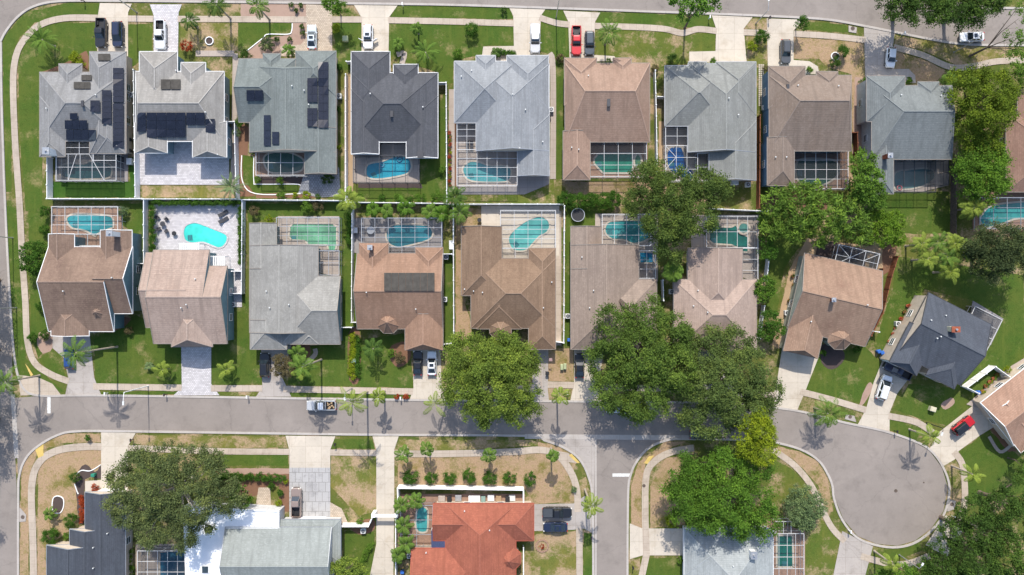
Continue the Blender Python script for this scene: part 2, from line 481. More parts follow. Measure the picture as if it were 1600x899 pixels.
# lawns that differ from the common ground (px outlines)
LAWNS = [
 ('lush', [(28,70),(60,38),(150,35),(150,80),(120,110),(66,114),(66,330),(40,330),(30,200)]),
 ('lush', [(4,60),(40,20),(100,6),(156,6),(156,24),(100,24),(55,35),(30,60),(18,90),(18,300),(8,300)]),
 ('lush', [(200,38),(238,38),(238,80),(200,110)]),
 ('worn', [(282,35),(372,34),(372,80),(282,80)]),
 ('turf', [(80,284),(212,284),(212,309),(80,309)]),
 ('turf', [(212,245),(218,309),(205,309),(200,245)]),
 ('worn', [(222,290),(370,290),(370,309),(222,309)]),
 ('lush', [(372,30),(456,35),(456,60),(410,60),(385,80),(372,80)]),
 ('lush', [(520,35),(564,35),(564,82),(548,84),(548,110),(526,110)]),
 ('lush', [(607,36),(803,40),(803,72),(756,72),(756,84),(708,96),(708,130),(686,130),(680,112),(640,100),(607,84)]),
 ('lush', [(612,9),(797,12),(803,30),(610,27)]),
 ('lush', [(655,245),(700,130),(700,315),(560,315),(560,292),(655,288)]),
 ('lawn', [(720,296),(812,292),(866,262),(866,320),(720,316)]),
 ('lush', [(845,34),(890,45),(888,92),(882,92),(880,280),(868,280),(866,90),(845,80)]),
 ('lawn', [(930,45),(1118,50),(1118,80),(1078,82),(1078,100),(1040,102),(1018,110),(930,92)]),
 ('lush', [(935,19),(1112,25),(1118,42),(1068,44),(932,36)]),
 ('lush', [(846,15),(880,16),(886,34),(866,32),(846,24)]),
 ('dry',  [(884,284),(1024,284),(1024,318),(884,310)]),
 ('dry',  [(1240,58),(1348,66),(1350,118),(1340,235),(1332,230),(1330,116),(1290,104),(1280,92),(1240,92)]),
 ('worn', [(1166,57),(1200,58),(1200,100),(1168,100)]),
 ('worn', [(1166,30),(1200,30),(1198,47),(1164,45)]),
 ('lush', [(1262,34),(1320,38),(1332,52),(1255,47)]),
 ('worn', [(1400,56),(1500,72),(1600,86),(1600,100),(1500,104),(1440,78),(1398,70)]),
 ('dry',  [(1400,82),(1440,92),(1478,110),(1462,128),(1432,128),(1424,112),(1400,108)]),
 ('lush', [(1380,300),(1484,300),(1484,364),(1440,366),(1370,364),(1350,330)]),
 ('worn', [(1484,240),(1492,240),(1492,320),(1484,320)]),
 ('lush', [(1400,400),(1600,430),(1600,572),(1530,625),(1490,668),(1440,655),(1395,640),(1420,600),(1488,606),(1535,558),(1566,500),(1520,470),(1444,452),(1380,560),(1366,540),(1395,450)]),
 ('lush', [(1390,652),(1440,668),(1432,690),(1388,672)]),
 ('lush', [(1262,560),(1351,542),(1380,570),(1352,632),(1250,608)]),
 ('lush', [(1500,706),(1545,672),(1600,720),(1600,770),(1512,790),(1510,730)]),
 ('lush', [(1212,320),(1260,370),(1225,420),(1212,500),(1196,480),(1196,400)]),
 ('lush', [(8,320),(34,330),(40,560),(100,612),(60,612),(26,590),(20,520)]),
 ('lush', [(44,330),(76,330),(78,372),(66,440),(82,530),(60,560),(48,520)]),
 ('lush', [(82,545),(105,592),(80,585),(60,562)]),
 ('lush', [(147,530),(212,492),(248,512),(272,530),(284,542),(284,602),(148,602)]),
 ('lush', [(152,612),(282,612),(272,617),(156,617)]),
 ('lush', [(362,440),(388,470),(390,546),(408,548),(408,600),(330,602),(330,542),(360,535)]),
 ('lawn', [(332,610),(400,611),(400,619),(342,617)]),
 ('lush', [(455,545),(640,520),(645,606),(450,602)]),
 ('lush', [(450,612),(642,616),(640,624),(455,620)]),
 ('lush', [(384,318),(548,318),(552,560),(534,540),(530,340),(430,340),(388,348)]),
 ('lush', [(554,345),(562,340),(558,512),(552,520)]),
 ('lush', [(694,395),(708,395),(708,536),(694,548)]),
 ('dry',  [(712,322),(780,330),(780,354),(722,354),(722,462),(735,500),(738,530),(712,534)]),
 ('lush', [(712,500),(735,505),(740,540),(712,540)]),
 ('lush', [(884,322),(940,325),(940,350),(892,356),(892,540),(882,540)]),
 ('dry',  [(856,545),(895,545),(897,596),(856,596)]),
 ('worn', [(893,606),(856,606),(856,624),(893,624)]),
 ('lush', [(186,318),(224,318),(224,420),(212,430),(208,362),(188,350)]),
 ('dry',  [(60,720),(100,702),(158,702),(158,742),(120,740),(133,770),(108,830),(72,855),(72,930),(58,930)]),
 ('dry',  [(34,720),(60,692),(100,678),(155,678),(158,692),(100,692),(60,706),(46,740),(44,930),(30,930)]),
 ('worn', [(212,680),(445,683),(450,700),(340,700),(208,694)]),
 ('lush', [(330,711),(450,711),(450,728),(330,728)]),
 ('worn', [(517,712),(588,713),(588,800),(560,806),(517,760)]),
 ('lush', [(520,686),(582,686),(586,702),(518,701)]),
 ('dry',  [(622,714),(850,708),(884,724),(897,760),(898,784),(836,788),(820,764),(622,760)]),
 ('worn', [(624,687),(830,688),(850,696),(700,704),(620,704)]),
 ('dry',  [(840,690),(880,700),(905,722),(896,728),(870,704),(840,697)]),
 ('worn', [(905,750),(916,745),(924,790),(910,790)]),
 ('worn', [(838,834),(900,830),(900,930),(815,930),(822,850)]),
 ('lush', [(912,832),(925,834),(926,930),(911,930)]),
 ('dry',  [(986,760),(998,722),(1040,690),(1070,690),(1040,704),(1010,722),(1002,760),(1003,826),(986,820)]),
 ('dry',  [(1016,760),(1040,716),(1070,712),(1070,820),(1016,826)]),
 ('lush', [(1014,872),(1066,872),(1066,930),(1000,930)]),
 ('worn', [(986,878),(1000,872),(1000,930),(986,930)]),
 ('lawn', [(1205,716),(1240,735),(1268,775),(1290,815),(1318,845),(1296,930),(1256,930),(1256,840),(1200,790)]),
 ('dry',  [(1210,696),(1250,706),(1278,722),(1294,752),(1302,800),(1296,800),(1276,755),(1240,718),(1208,702)]),
 ('lush', [(1364,856),(1400,858),(1440,848),(1446,858),(1400,876),(1358,868)]),
 ('lush', [(1346,878),(1400,888),(1400,930),(1330,930)]),
 ('lush', [(540,830),(584,830),(584,930),(530,930)]),
]
LM = dict(lush=M_lush, worn=M_worn, turf=M_turf, lawn=M_lawn, dry=M_dry)
for k, pts in LAWNS:
    sheet('lawn', pts, 1 if k in ('lush', 'turf') else 2, LM[k])

# planting beds, gravel and mulch
BEDS = [
 (M_gravel, [(376,6),(478,7),(478,80),(462,82),(440,86),(412,92),(385,92),(386,80),(411,60),(455,54),(457,36),(376,34)], 0),
 (M_mulch, [(66,114),(84,106),(118,90),(136,80),(136,112),(112,108)], 3),
 (M_mulch, [(376,190),(390,200),(384,285),(400,306),(372,308),(371,240)], 0),
 (M_mulch_dark, [(398,276),(478,276),(470,289),(400,288)], 0),
 (M_mulch, [(400,303),(470,300),(498,309),(400,310)], 0),
 (M_mulch, [(700,190),(714,190),(714,300),(702,300)], 0),
 (M_mulch_dark, [(560,286),(658,286),(660,294),(560,294)], 0),
 (M_gravel, [(701,315),(722,318),(722,340),(712,340)], 0),
 (M_mulch_dark, [(120,742),(133,725),(148,738),(158,728),(158,748),(133,750),(133,812),(123,815),(119,765)], 3),
 (M_mulch, [(350,738),(452,740),(452,800),(436,798),(436,760),(420,758),(400,775),(350,772)], 0),
 (M_gravel, [(336,732),(452,732),(452,741),(336,741)], 0),
 (M_sand, [(1029,190),(1040,190),(1042,318),(1029,318)], 0),
 (M_sand, [(1262,372),(1378,388),(1390,400),(1380,428),(1290,408),(1256,396),(1246,440),(1232,500),(1218,545),(1206,540),(1222,470),(1234,420)], 0),
 (M_mulch, [(1378,388),(1402,376),(1398,420),(1380,430)], 0),
 (M_mulch, [(545,520),(562,520),(562,592),(546,594)], 3),
 (M_gravel, [(62,520),(80,522),(82,545),(68,552),(58,538)], 3),
 (M_mulch, [(160,512),(180,496),(205,498),(192,512),(170,520)], 3),
 (M_mulch, [(612,540),(636,535),(642,560),(624,574),(610,562)], 3),
 (M_mulch, [(456,534),(484,540),(480,562),(460,560)], 3),
 (M_mulch_dark, [(1284,540),(1310,538),(1320,560),(1300,578),(1284,566)], 3),
 (M_sand, [(541,120),(550,120),(552,300),(541,300)], 0),
 (M_mulch, [(1282,300),(1260,300),(1200,300),(1190,320),(1300,330)], 0),
 (M_gravel, [(1376,240),(1332,240),(1336,120),(1350,122)], 0),
 (M_mulch, [(1528,630),(1545,640),(1575,690),(1590,705),(1575,706),(1545,668)], 0),
 (M_gravel, [(1348,615),(1358,598),(1364,606),(1350,630),(1343,634)], 3),
 (M_gravel, [(1470,632),(1486,622),(1492,630),(1478,640)], 3),
 (M_mulch, [(558,815),(582,812),(586,826),(566,836),(548,826)], 3),
]
for m, pts, sm in BEDS: sheet('planting_bed', pts, 3, m, sm)

# streets
road_l = [(-60,-60),(0,-60),(1,60),(1,150),(4,250),(7,330),(12,430),(16,500),(19,560),(20,620),(23,700),(26,760),(27,960),(-60,960)]
sheet('road', road_l, 4, M_asphalt)
# gutters
ribbon('gutter', [(20,616),(23,660),(26,716)], 7, 6, M_kerb, 3)
road_t = [(0,70),(10,50),(28,28),(52,12),(92,3),(180,1),(300,2),(560,5),(700,7),(860,12),(1000,17),(1140,22),(1250,27),(1300,31),(1350,40),(1400,50),(1450,60),(1500,68),(1560,70),(1700,70),(1700,14),(1560,12),(1400,-10),(1140,-30),(860,-42),(0,-55)]
sheet('road', road_t, 5, M_asphalt)
road_m = [(24,622),(60,619),(200,619.5),(560,625),(860,628),(1100,630),(1180,633),(1212,638),(1256,645),(1318,661),(1379,674),(1425,689),(1452,704),(1472,731),(1481,762),(1474,799),(1455,826),(1430,845),(1402,853),(1370,850),(1340,838),(1318,812),(1305,780),(1302,757),(1294,738),(1279,717),(1250,700),(1203,689),(1150,686),(1086,682),(900,680),(560,678),(200,673),(120,673),(90,679),(60,696),(40,715),(28,740)]
sheet('road', road_m, 6, M_asphalt)
sheet('road', [(930,686),(1045,686),(1015,697),(996,717),(986,742),(982,780),(981,960),(928,960),(928,800)], 6, M_asphalt)
sheet('road_apron', [(830,680),(931,680),(931,960),(927,960),(926,790),(920,745),(905,715),(880,697),(850,688)], 5, M_drive2)
ribbon('gutter', [(820,682),(930,683),(1040,684),(1086,684)], 7.5, 8, M_kerb, 0)
ribbon('gutter', [(931,686),(931,960)], 2.2, 8, M_kerb, 0)
# kerbs
kerb([(1,66),(10,49),(28,27),(52,11),(92,2.5),(180,2),(300,3),(560,6),(700,8),(860,13),(1000,18),(1140,23),(1250,28),(1300,32),(1350,41),(1400,51),(1450,61),(1500,69),(1560,71),(1700,71)], 4)
kerb([(1560,13),(1640,14),(1700,14)], 2)
kerb([(2,66),(3,150),(6,250),(9,330),(14,430),(18,500),(22,550),(28,585),(38,608),(60,618),(120,618),(200,618.5),(560,624),(860,627),(1100,629),(1180,632),(1212,637),(1256,644),(1318,660),(1379,673),(1425,688),(1453,703),(1473,730),(1483,762),(1476,800),(1457,827),(1431,847),(1402,855),(1370,852),(1339,840),(1316,813),(1303,780),(1300,758),(1292,739),(1278,719),(1250,702),(1203,690),(1150,687),(1086,686),(1046,687),(1015,699),(996,719),(985,743),(981,780),(980,960)], 4)
kerb([(927,960),(926,790),(920,747),(905,717),(880,699),(850,688),(820,681),(560,679),(200,674),(120,674),(90,680),(60,697),(41,716),(31,742),(29,780),(29,960)], 4)
# markings, ramps, manholes
sheet('road_marking', [(74,620),(79,620),(79,646),(74,646)], 8, M_mark)
sheet('road_marking', [(957,740),(985,740),(985,745),(957,745)], 8, M_mark)
sheet('kerb_ramp', [(55,703),(68,694),(68,712),(60,716)], 12, M_yellow)
sheet('kerb_ramp', [(889,712),(893,709),(906,723),(902,724)], 12, M_yellow)
sheet('kerb_ramp', [(1014,713),(1022,712),(1012,725),(1006,724)], 12, M_yellow)
sheet('kerb_ramp', [(39,568),(44,574),(52,586),(48,588)], 12, M_yellow)
sheet('pavement_panel', [(28,586),(60,590),(82,600),(95,617),(32,618)], 5, M_walk)
sheet('pavement_panel', [(868,704),(888,708),(902,724),(886,722)], 9, M_walk)

# driveways
DRV = [
 (M_drive, [(156,5),(206,6),(200,20),(200,92),(152,86),(152,30)]),
 (M_paver_white, [(234,7),(284,7),(279,20),(278,90),(240,90),(240,24)]),
 (M_paver_cream, [(478,7),(519,8),(519,88),(438,88),(438,72),(470,70),(478,60)]),
 (M_drive, [(553,8),(621,9),(608,27),(607,92),(565,92),(565,28)]),
 (M_drive, [(796,13),(852,15),(845,25),(843,96),(752,96),(755,73),(803,72),(802,25)]),
 (M_drive, [(880,17),(938,20),(930,34),(928,86),(960,88),(965,96),(890,96),(888,34)]),
 (M_drive, [(1112,24),(1176,27),(1162,45),(1167,100),(1077,98),(1077,81),(1118,80),(1119,45)]),
 (M_drive, [(1198,29),(1255,31),(1240,48),(1240,94),(1265,96),(1278,104),(1280,116),(1250,116),(1200,112)]),
 (M_drive2, [(1350,43),(1398,52),(1395,75),(1397,108),(1420,108),(1430,118),(1431,130),(1352,122)]),
 (M_drive2, [(82,522),(140,522),(147,590),(158,617),(102,617),(107,592),(100,560),(82,544)]),
 (M_paver_white, [(283,530),(330,530),(330,600),(343,618),(271,618),(284,606)]),
 (M_drive2, [(408,540),(455,540),(441,590),(455,620),(400,620),(410,605)]),
 (M_drive, [(645,540),(688,540),(690,600),(695,627),(640,626),(646,606)]),
 (M_drive2, [(832,540),(857,540),(856,610),(858,628),(822,627),(832,600)]),
 (M_drive, [(897,540),(945,540),(935,600),(940,628),(891,627),(897,600)]),
 (M_drive2, [(1090,540),(1150,540),(1150,630),(1095,630)]),
 (M_drive, [(1222,545),(1280,556),(1258,612),(1245,643),(1205,636),(1215,590)]),
 (M_drive, [(1380,560),(1425,585),(1402,615),(1390,645),(1390,676),(1340,664),(1353,640),(1365,598)]),
 (M_drive, [(1468,675),(1520,634),(1532,632),(1552,668),(1532,680),(1498,705),(1492,718),(1475,728),(1452,702)]),
 (M_drive2, [(1316,830),(1364,854),(1336,960),(1290,960)]),
 (M_drive, [(1478,805),(1504,830),(1480,870),(1446,852),(1462,828)]),
 (M_drive, [(158,675),(212,677),(200,697),(200,775),(133,772),(133,752),(158,750)]),
 (M_drive, [(446,681),(524,682),(516,703),(516,731),(452,731),(452,703)]),
 (M_stone, [(452,731),(516,731),(516,815),(452,815)]),
 (M_drive, [(582,682),(623,682),(616,703),(616,805),(614,930),(572,930),(588,850),(588,703)]),
 (M_drive2, [(834,788),(896,787),(914,775),(927,795),(927,834),(912,826),(896,828),(834,830)]),
 (M_drive, [(984,818),(1004,826),(1075,826),(1075,868),(1004,868),(984,874)]),
]
for m, pts in DRV: sheet('driveway', pts, 9, m)
# pavements (sidewalks)
SW = [
 ([(153,28.5),(100,29),(62,40),(37,64),(25,90),(21,130),(24,220),(31,320),(35,400),(40,470),(43,530),(54,566),(80,585),(108,596)], 10),
 ([(200,29.5),(240,30)], 9.5), ([(278,30),(480,31)], 9.5), ([(519,31),(566,31)], 9.5),
 ([(607,32),(700,34),(803,37)], 9.5), ([(843,28),(868,36),(890,39)], 9.5),
 ([(929,41),(1000,43),(1040,46),(1066,52),(1090,46),(1120,49)], 9.5), ([(1162,51),(1200,52)], 9.5),
 ([(1240,53),(1300,57),(1352,63)], 9.5), ([(1396,74),(1440,86),(1484,105),(1520,104),(1560,96),(1640,94)], 9.5),
 ([(146,604),(284,606)], 10), ([(330,607),(410,607)], 10), ([(443,608),(645,612)], 10), ([(690,612),(832,606)], 10), ([(856,601),(897,602)], 10),
 ([(935,604),(1100,610)], 10), ([(1150,615),(1212,618)], 10),
 ([(1250,612),(1300,625),(1353,641)], 10), ([(1388,650),(1432,660),(1462,680)], 10), ([(1490,706),(1503,725),(1507,760),(1506,790),(1496,820)], 10),
 ([(1452,868),(1420,880),(1390,881),(1345,869)], 10),
 ([(1320,846),(1300,825),(1284,795),(1268,760),(1242,728),(1208,703)], 9.5),
 ([(54,960),(52,850),(50,760),(62,722),(90,704),(130,698),(159,698)], 11), ([(201,700),(340,705),(452,706)], 9.5), ([(516,707),(588,708)], 9.5),
 ([(616,709),(700,709),(800,706),(845,703),(872,712),(892,738),(901,765),(903,800)], 10.5), ([(905,826),(906,960)], 10),
 ([(1084,700),(1050,706),(1024,720),(1010,742),(1008,800),(1010,866)], 10.5), ([(1010,866),(1006,885),(996,930)], 10.5),
 ([(858,84),(864,110),(864,280)], 9), ([(368,84),(366,200),(364,300)], 8), ([(306,84),(366,84)], 9),
 ([(872,330),(872,540)], 10), ([(492,545),(492,555),(470,575)], 7), ([(1545,682),(1562,706),(1580,695)], 5),
 ([(541,120),(541,300)], 6), ([(706,140),(706,300)], 9), ([(620,86),(632,84),(628,100)], 8),
]
for pts, w in SW: ribbon('pavement', pts, w, 11 if w < 9.4 else 12, M_walk if w > 9 else M_patio, 5)
# yard walkways and pool decks
DECKS = [
 ('pool_deck', M_patio_grey, [(86,226),(200,226),(200,284),(86,284)]),
 ('pool_deck', M_paver_white, [(216,205),(358,205),(358,289),(216,289)]),
 ('pool_deck', M_patio_tan, [(398,205),(478,205),(478,276),(398,276)]),
 ('patio', M_cobble, [(478,262),(530,262),(532,306),(500,309),(466,302)]),
 ('pool_deck', M_patio, [(551,215),(656,215),(656,286),(551,286)]),
 ('pool_deck', M_patio, [(713,185),(812,185),(812,292),(713,292)]),
 ('patio', M_patio_grey, [(808,265),(860,265),(858,288),(820,304),(716,304),(716,293),(808,292)]),
 ('pool_deck', M_patio_tan, [(920,215),(1012,215),(1012,278),(920,278)]),
 ('pool_deck', M_patio, [(1038,190),(1110,190),(1110,284),(1038,284)]),
 ('pool_deck', M_patio_tan, [(1240,228),(1327,228),(1327,296),(1240,296)]),
 ('pool_deck', M_patio, [(1394,240),(1482,240),(1482,290),(1440,300),(1394,300)]),
 ('pool_deck', M_patio_tan, [(79,322),(190,322),(190,364),(165,390),(79,372)]),
 ('patio', M_paver_white, [(240,320),(376,320),(378,480),(358,480),(350,420),(240,420)]),
 ('pool_deck', M_patio, [(434,338),(530,338),(530,434),(434,410)]),
 ('pool_deck', M_patio_grey, [(552,341),(692,341),(692,392),(692,410),(552,395)]),
 ('pool_deck', M_drive, [(752,322),(874,322),(874,400),(830,412),(780,412),(780,354),(752,354)]),
 ('pool_deck', M_patio, [(930,334),(1028,334),(1028,440),(995,440),(930,395)]),
 ('pool_deck', M_patio, [(1080,336),(1186,336),(1186,444),(1080,400)]),
 ('pool_deck', M_mulch_dark, [(1280,374),(1356,391),(1348,436),(1270,414)]),
 ('pool_deck', M_patio_grey, [(1520,470),(1568,498),(1548,540),(1510,520)]),
 ('pool_deck', M_patio_tan, [(1520,300),(1700,300),(1700,362),(1520,362)]),
 ('pool_deck', M_patio, [(212,850),(294,850),(294,1000),(212,1000)]),
 ('pool_deck', M_patio_tan, [(622,772),(820,772),(820,800),(700,800),(700,860),(640,860),(622,860)]),
 ('pool_deck', M_patio_tan, [(1188,810),(1258,830),(1258,1000),(1188,1000)]),
 ('path', M_paver_cream, [(404,762),(422,762),(424,800),(398,800)]),
 ('path', M_paver_cream, [(516,785),(534,795),(544,818),(516,818)]),
 ('path', M_patio, [(848,620),(836,560),(832,545),(845,545)]),
 ('path', M_patio, [(1510,632),(1580,572),(1600,560),(1600,600),(1535,640)]),
 ('path', M_patio_grey, [(1218,540),(1250,400),(1262,400),(1228,545)]),
]
for nm, m, pts in DECKS: sheet(nm, pts, 14, m)
# ------------------------------------------------------------ houses
HOUSES = {}
class House:
    def __init__(s, key, label, wings, ez, roof, wall, fascia=None, org=None, ang=0.0, cat='house', name='house'):
        s.wings = []; s.key = key; s.ez = ez
        ca, sa = math.cos(R(ang)), math.sin(R(ang))
        s.px = (lambda u, v: (org[0] + u * ca - v * sa, org[1] + u * sa + v * ca)) if org else (lambda u, v: (u, v))
        s.root = thing(name, label, cat)
        xs = []
        for i, w in enumerate(wings):
            x0, y0, x1, y1, ax, ea, eb = w[:7]
            pitch = w[7] if len(w) > 7 and w[7] else 0.40
            z = (w[8] if len(w) > 8 and w[8] else ez) + i * 0.013; fr = w[9] if len(w) > 9 else 0.5
            A = W(*s.px(x0, y1), z); B = W(*s.px(x1, y1), z); D = W(*s.px(x0, y0), z)
            ex = (B - A); LX = ex.length; ex.normalize(); ey = (D - A); LY = ey.length; ey.normalize()
            half = (LY if ax == 'h' else LX) / 2
            def ins(e): return half if e == 'h' else 0.0 if e in ('g', 'n', 's') else e * U
            s.wings.append(dict(ea=ea, eb=eb, A=A, ex=ex, ey=ey, LX=LX, LY=LY, ax=ax, ia=ins(ea), ib=ins(eb), p=pitch, z=z, half=half, f=fr))
            xs.append(A + ex * LX / 2 + ey * LY / 2)
        c = sum(xs, Vector()) / len(xs); s.root.location = (c.x, c.y, 0)
        s.build(roof, wall, fascia or M_white)
        HOUSES[key] = s
    def inside(s, w, p, m=0.0):
        d = p - w['A']; x = d.x * w['ex'].x + d.y * w['ex'].y; y = d.x * w['ey'].x + d.y * w['ey'].y
        return (x, y) if (m < x < w['LX'] - m and m < y < w['LY'] - m) else None
    def z(s, p):
        best = None
        for w in s.wings:
            r = s.inside(w, p, -0.05)
            if not r: continue
            x, y = r
            f = w['f']
            if w['ax'] == 'h': h = min(y / (2 * f), (w['LY'] - y) / (2 - 2 * f)); ea, eb = x, w['LX'] - x
            else: h = min(x / (2 * f), (w['LX'] - x) / (2 - 2 * f)); ea, eb = w['LY'] - y, y
            if w['ia'] > 0: h = min(h, ea * w['half'] / w['ia'])
            if w['ib'] > 0: h = min(h, eb * w['half'] / w['ib'])
            zz = w['z'] + h * w['p']
            if best is None or zz > best: best = zz
        return best
    def on(s, px, py, lift=0.0):
        """point of the roof surface seen at pixel"""
        z = s.ez + 1
        for _ in range(8):
            p = W(px, py, z); n = s.z(p)
            z = n if n is not None else s.ez
        return W(px, py, z + lift)
    def build(s, roof, wall, fascia):
        rf = MB(); wl = MB(); fa = MB(); cap = MB()
        for i, w in enumerate(s.wings):
            A, ex, ey, LX, LY = w['A'], w['ex'], w['ey'], w['LX'], w['LY']
            P = lambda x, y, h=0.0: A + ex * x + ey * y + Vector((0, 0, h))
            rh = w['half'] * w['p']
            c0, c1, c2, c3 = P(0, 0), P(LX, 0), P(LX, LY), P(0, LY)
            if w['ax'] == 'h':
                r1, r2 = P(w['ia'], LY * w['f'], rh), P(LX - w['ib'], LY * w['f'], rh)
                slopes = [(c0, c1, r2, r1), (c2, c3, r1, r2)]
                ends = [(c3, c0, r1, w['ia']), (c1, c2, r2, w['ib'])]
            else:
                r1, r2 = P(LX * w['f'], LY - w['ia'], rh), P(LX * w['f'], w['ib'], rh)
                slopes = [(c3, c0, r2, r1), (c1, c2, r1, r2)]
                ends = [(c2, c3, r1, w['ia']), (c0, c1, r2, w['ib'])]
            for q in slopes:
                if (q[2] - q[3]).length < 1e-3: rf.face(q[:3])
                else: rf.face(q)
            for (a, b, r, inset), kind_ in zip(ends, (w['ea'], w['eb'])):
                if inset > 0:
                    rf.face((a, b, r))
                    for e in (a, b): cap.bar(Vector(e) + Vector((0, 0, .03)), Vector(r) + Vector((0, 0, .03)), 0.18, 0.04)
                else:
                    rf.face((a, b, r), 1)
                    for e in {'g': (a, b), 's': (a,), 'n': ()}[kind_]: fa.bar(Vector(e), Vector(r), 0.10, 0.16)
            if (r1 - r2).length > 0.1: cap.bar(r1 + Vector((0, 0, .035)), r2 + Vector((0, 0, .035)), 0.2, 0.04)
            dz = Vector((0, 0, 0.12)); rf.face([c3 - dz, c2 - dz, c1 - dz, c0 - dz], 1)
            o = -0.05
            k0, k1, k2, k3 = P(-o, -o), P(LX + o, -o), P(LX + o, LY + o), P(-o, LY + o)
            for a, b in ((P(-.05, -.05), P(LX + .05, -.05)), (P(LX + .05, -.05), P(LX + .05, LY + .05)), (P(LX + .05, LY + .05), P(-.05, LY + .05)), (P(-.05, LY + .05), P(-.05, -.05))):
                fa.bar(a - Vector((0, 0, .07)), b - Vector((0, 0, .07)), 0.09, 0.17)
            # walls set in under the eaves
            n = 0.42 + 0.006 * i; zt = w['z'] - 0.125 - A.z
            q = [P(n, n), P(LX - n, n), P(LX - n, LY - n), P(n, LY - n)]
            wl.prism([(v.x, v.y) for v in q], -0.05, w['z'] - 0.13)
        place(rf, 'roof', [roof, wall], s.root); place(wl, 'wall', wall, s.root)
        place(cap, 'ridge_cap', M_CAP.get(roof.name, roof), s.root); place(fa, 'fascia', fascia, s.root)
        # windows on the outer walls
        for i, w in enumerate(s.wings):
            A, ex, ey, LX, LY = w['A'], w['ex'], w['ey'], w['LX'], w['LY']; n = 0.42 + 0.006 * i
            for (o, d, nn, L) in ((A + ey * n, ex, -ey, LX), (A + ex * (LX - n), ey, ex, LY), (A + ey * (LY - n), ex, ey, LX), (A + ex * n, ey, -ex, LY)):
                cnt = 2 if L > 11 else 1
                for k in range(cnt):
                    c = o + d * L * (k + 1) / (cnt + 1)
                    t = c + nn * 0.6
                    if any(s.inside(v, t, 0.2) for v in s.wings if v is not w): continue
                    for zc in ([1.5, 4.1] if s.ez > 4.4 else [1.5]):
                        if zc + 0.75 > w['z']: continue
                        cc = Vector((c.x, c.y, zc)); rz = math.atan2(d.y, d.x)
                        f = MB()
                        for sx in (-0.68, 0.68): f.box(cc + d * sx + nn * 0.03, (0.09, 0.1, 1.3), rz)
                        for sz in (-0.61, 0, 0.61): f.box(cc + nn * 0.03 + Vector((0, 0, sz)), (1.27, 0.08 if sz == 0 else 0.1, 0.08), rz)
                        fo = place(f, 'window', M_white, s.root)
                        gl = MB(); gl.box(cc + nn * 0.015, (1.28, 0.05, 1.16), rz)
                        gl.build('pane', M_glass, fo, loc=s.root.location)
    def garage(s, i, side, wdt=4.9, off=0.0):
        w = s.wings[i]; n = 0.42 + 0.006 * i
        A, ex, ey = w['A'], w['ex'], w['ey']
        if side == 't': c = A + ex * (w['LX'] / 2 + off) + ey * (w['LY'] - n); d, nn = ex, ey
        elif side == 'b': c = A + ex * (w['LX'] / 2 + off) + ey * n; d, nn = ex, -ey
        elif side == 'r': c = A + ex * (w['LX'] - n) + ey * (w['LY'] / 2 + off); d, nn = ey, ex
        else: c = A + ex * n + ey * (w['LY'] / 2 + off); d, nn = ey, -ex
        rz = math.atan2(d.y, d.x); g = MB()
        wdt = min(wdt, (w['LX'] if side in 'tb' else w['LY']) - 1.5)
        for k in range(4): g.box(Vector((c.x, c.y, 0.3 + k * 0.54)) + nn * 0.06, (wdt, 0.08, 0.51), rz)
        place(g, 'garage_door', M_white, s.root)
    def door(s, px, py, rz=0.0):
        p = W(px, py, 1); m = MB(); m.box((p.x, p.y, 1.05), (1.0, 0.12, 2.1), rz)
        d = place(m, 'door', M_cream, s.root); h = MB(); h.box((p.x + .38, p.y, 1.0), (0.06, 0.24, 0.12), rz)
        h.build('handle', M_metal, d, loc=s.root.location)
    def array(s, x0, y0, x1, y1, nx, ny, mat=None, name='solar_array', skew=0.0, frame=None):
        """panels laid on the roof slope between pixel corners (nx by ny modules)"""
        m = MB(); fr = MB(); g = 0.014
        for i in range(nx):
            for j in range(ny):
                q = []
                for a, b in ((i + g, j + 1 - g), (i + 1 - g, j + 1 - g), (i + 1 - g, j + g), (i + g, j + g)):
                    x = x0 + (x1 - x0) * a / nx; y = y0 + (y1 - y0) * b / ny
                    x += skew * (b / ny)
                    q.append(s.on(*s.px(x, y), 0.27))
                m.face(q); lo = [v - Vector((0, 0, .05)) for v in q]
                for a in range(4): m.face([q[a], lo[a], lo[(a + 1) % 4], q[(a + 1) % 4]])
        if frame:
            q = [s.on(*s.px(x + (skew if y == y1 else 0), y), 0.07) for x, y in ((x0, y1), (x1, y1), (x1, y0), (x0, y0))]; m.face(q, 1)
            return place(m, name, [mat or M_solar, frame], s.root)
        return place(m, name, mat or M_solar, s.root)
    def vents(s, pts):
        for x, y in pts:
            m = MB(); p = s.on(*s.px(x, y)); m.tube([p - Vector((0, 0, .1)), p + Vector((0, 0, .38))], 0.07, 8)
            m.tube([p + Vector((0, 0, .34)), p + Vector((0, 0, .42))], 0.12, 8)
            place(m, 'vent_pipe', M_acwhite, s.root)
    def turtle(s, pts):
        for x, y, w_, h_ in pts:
            m = MB(); p = s.on(*s.px(x, y), 0.08); m.box(p, (w_ * U, h_ * U, 0.25)); place(m, 'roof_vent', M_bronze, s.root)
    def chimney(s, x, y, wp, hp, top, mat, crown=None):
        p = s.on(*s.px(x, y)); q = W(*s.px(x, y), top)
        m = MB(); b = p.z - 1.5
        m.box((q.x, q.y, (b + top) / 2), (wp * U, hp * U, top - b))
        c = place(m, 'chimney', mat, s.root)
        k = MB(); k.box((q.x, q.y, top + .06), (wp * U + .2, hp * U + .2, .12)); k.build('chimney_cap', crown or M_metal, c, loc=s.root.location)
        f = MB(); f.tube([(q.x, q.y, top + .12), (q.x, q.y, top + .42)], 0.2, 10); f.build('flue', M_metal, c, loc=s.root.location)
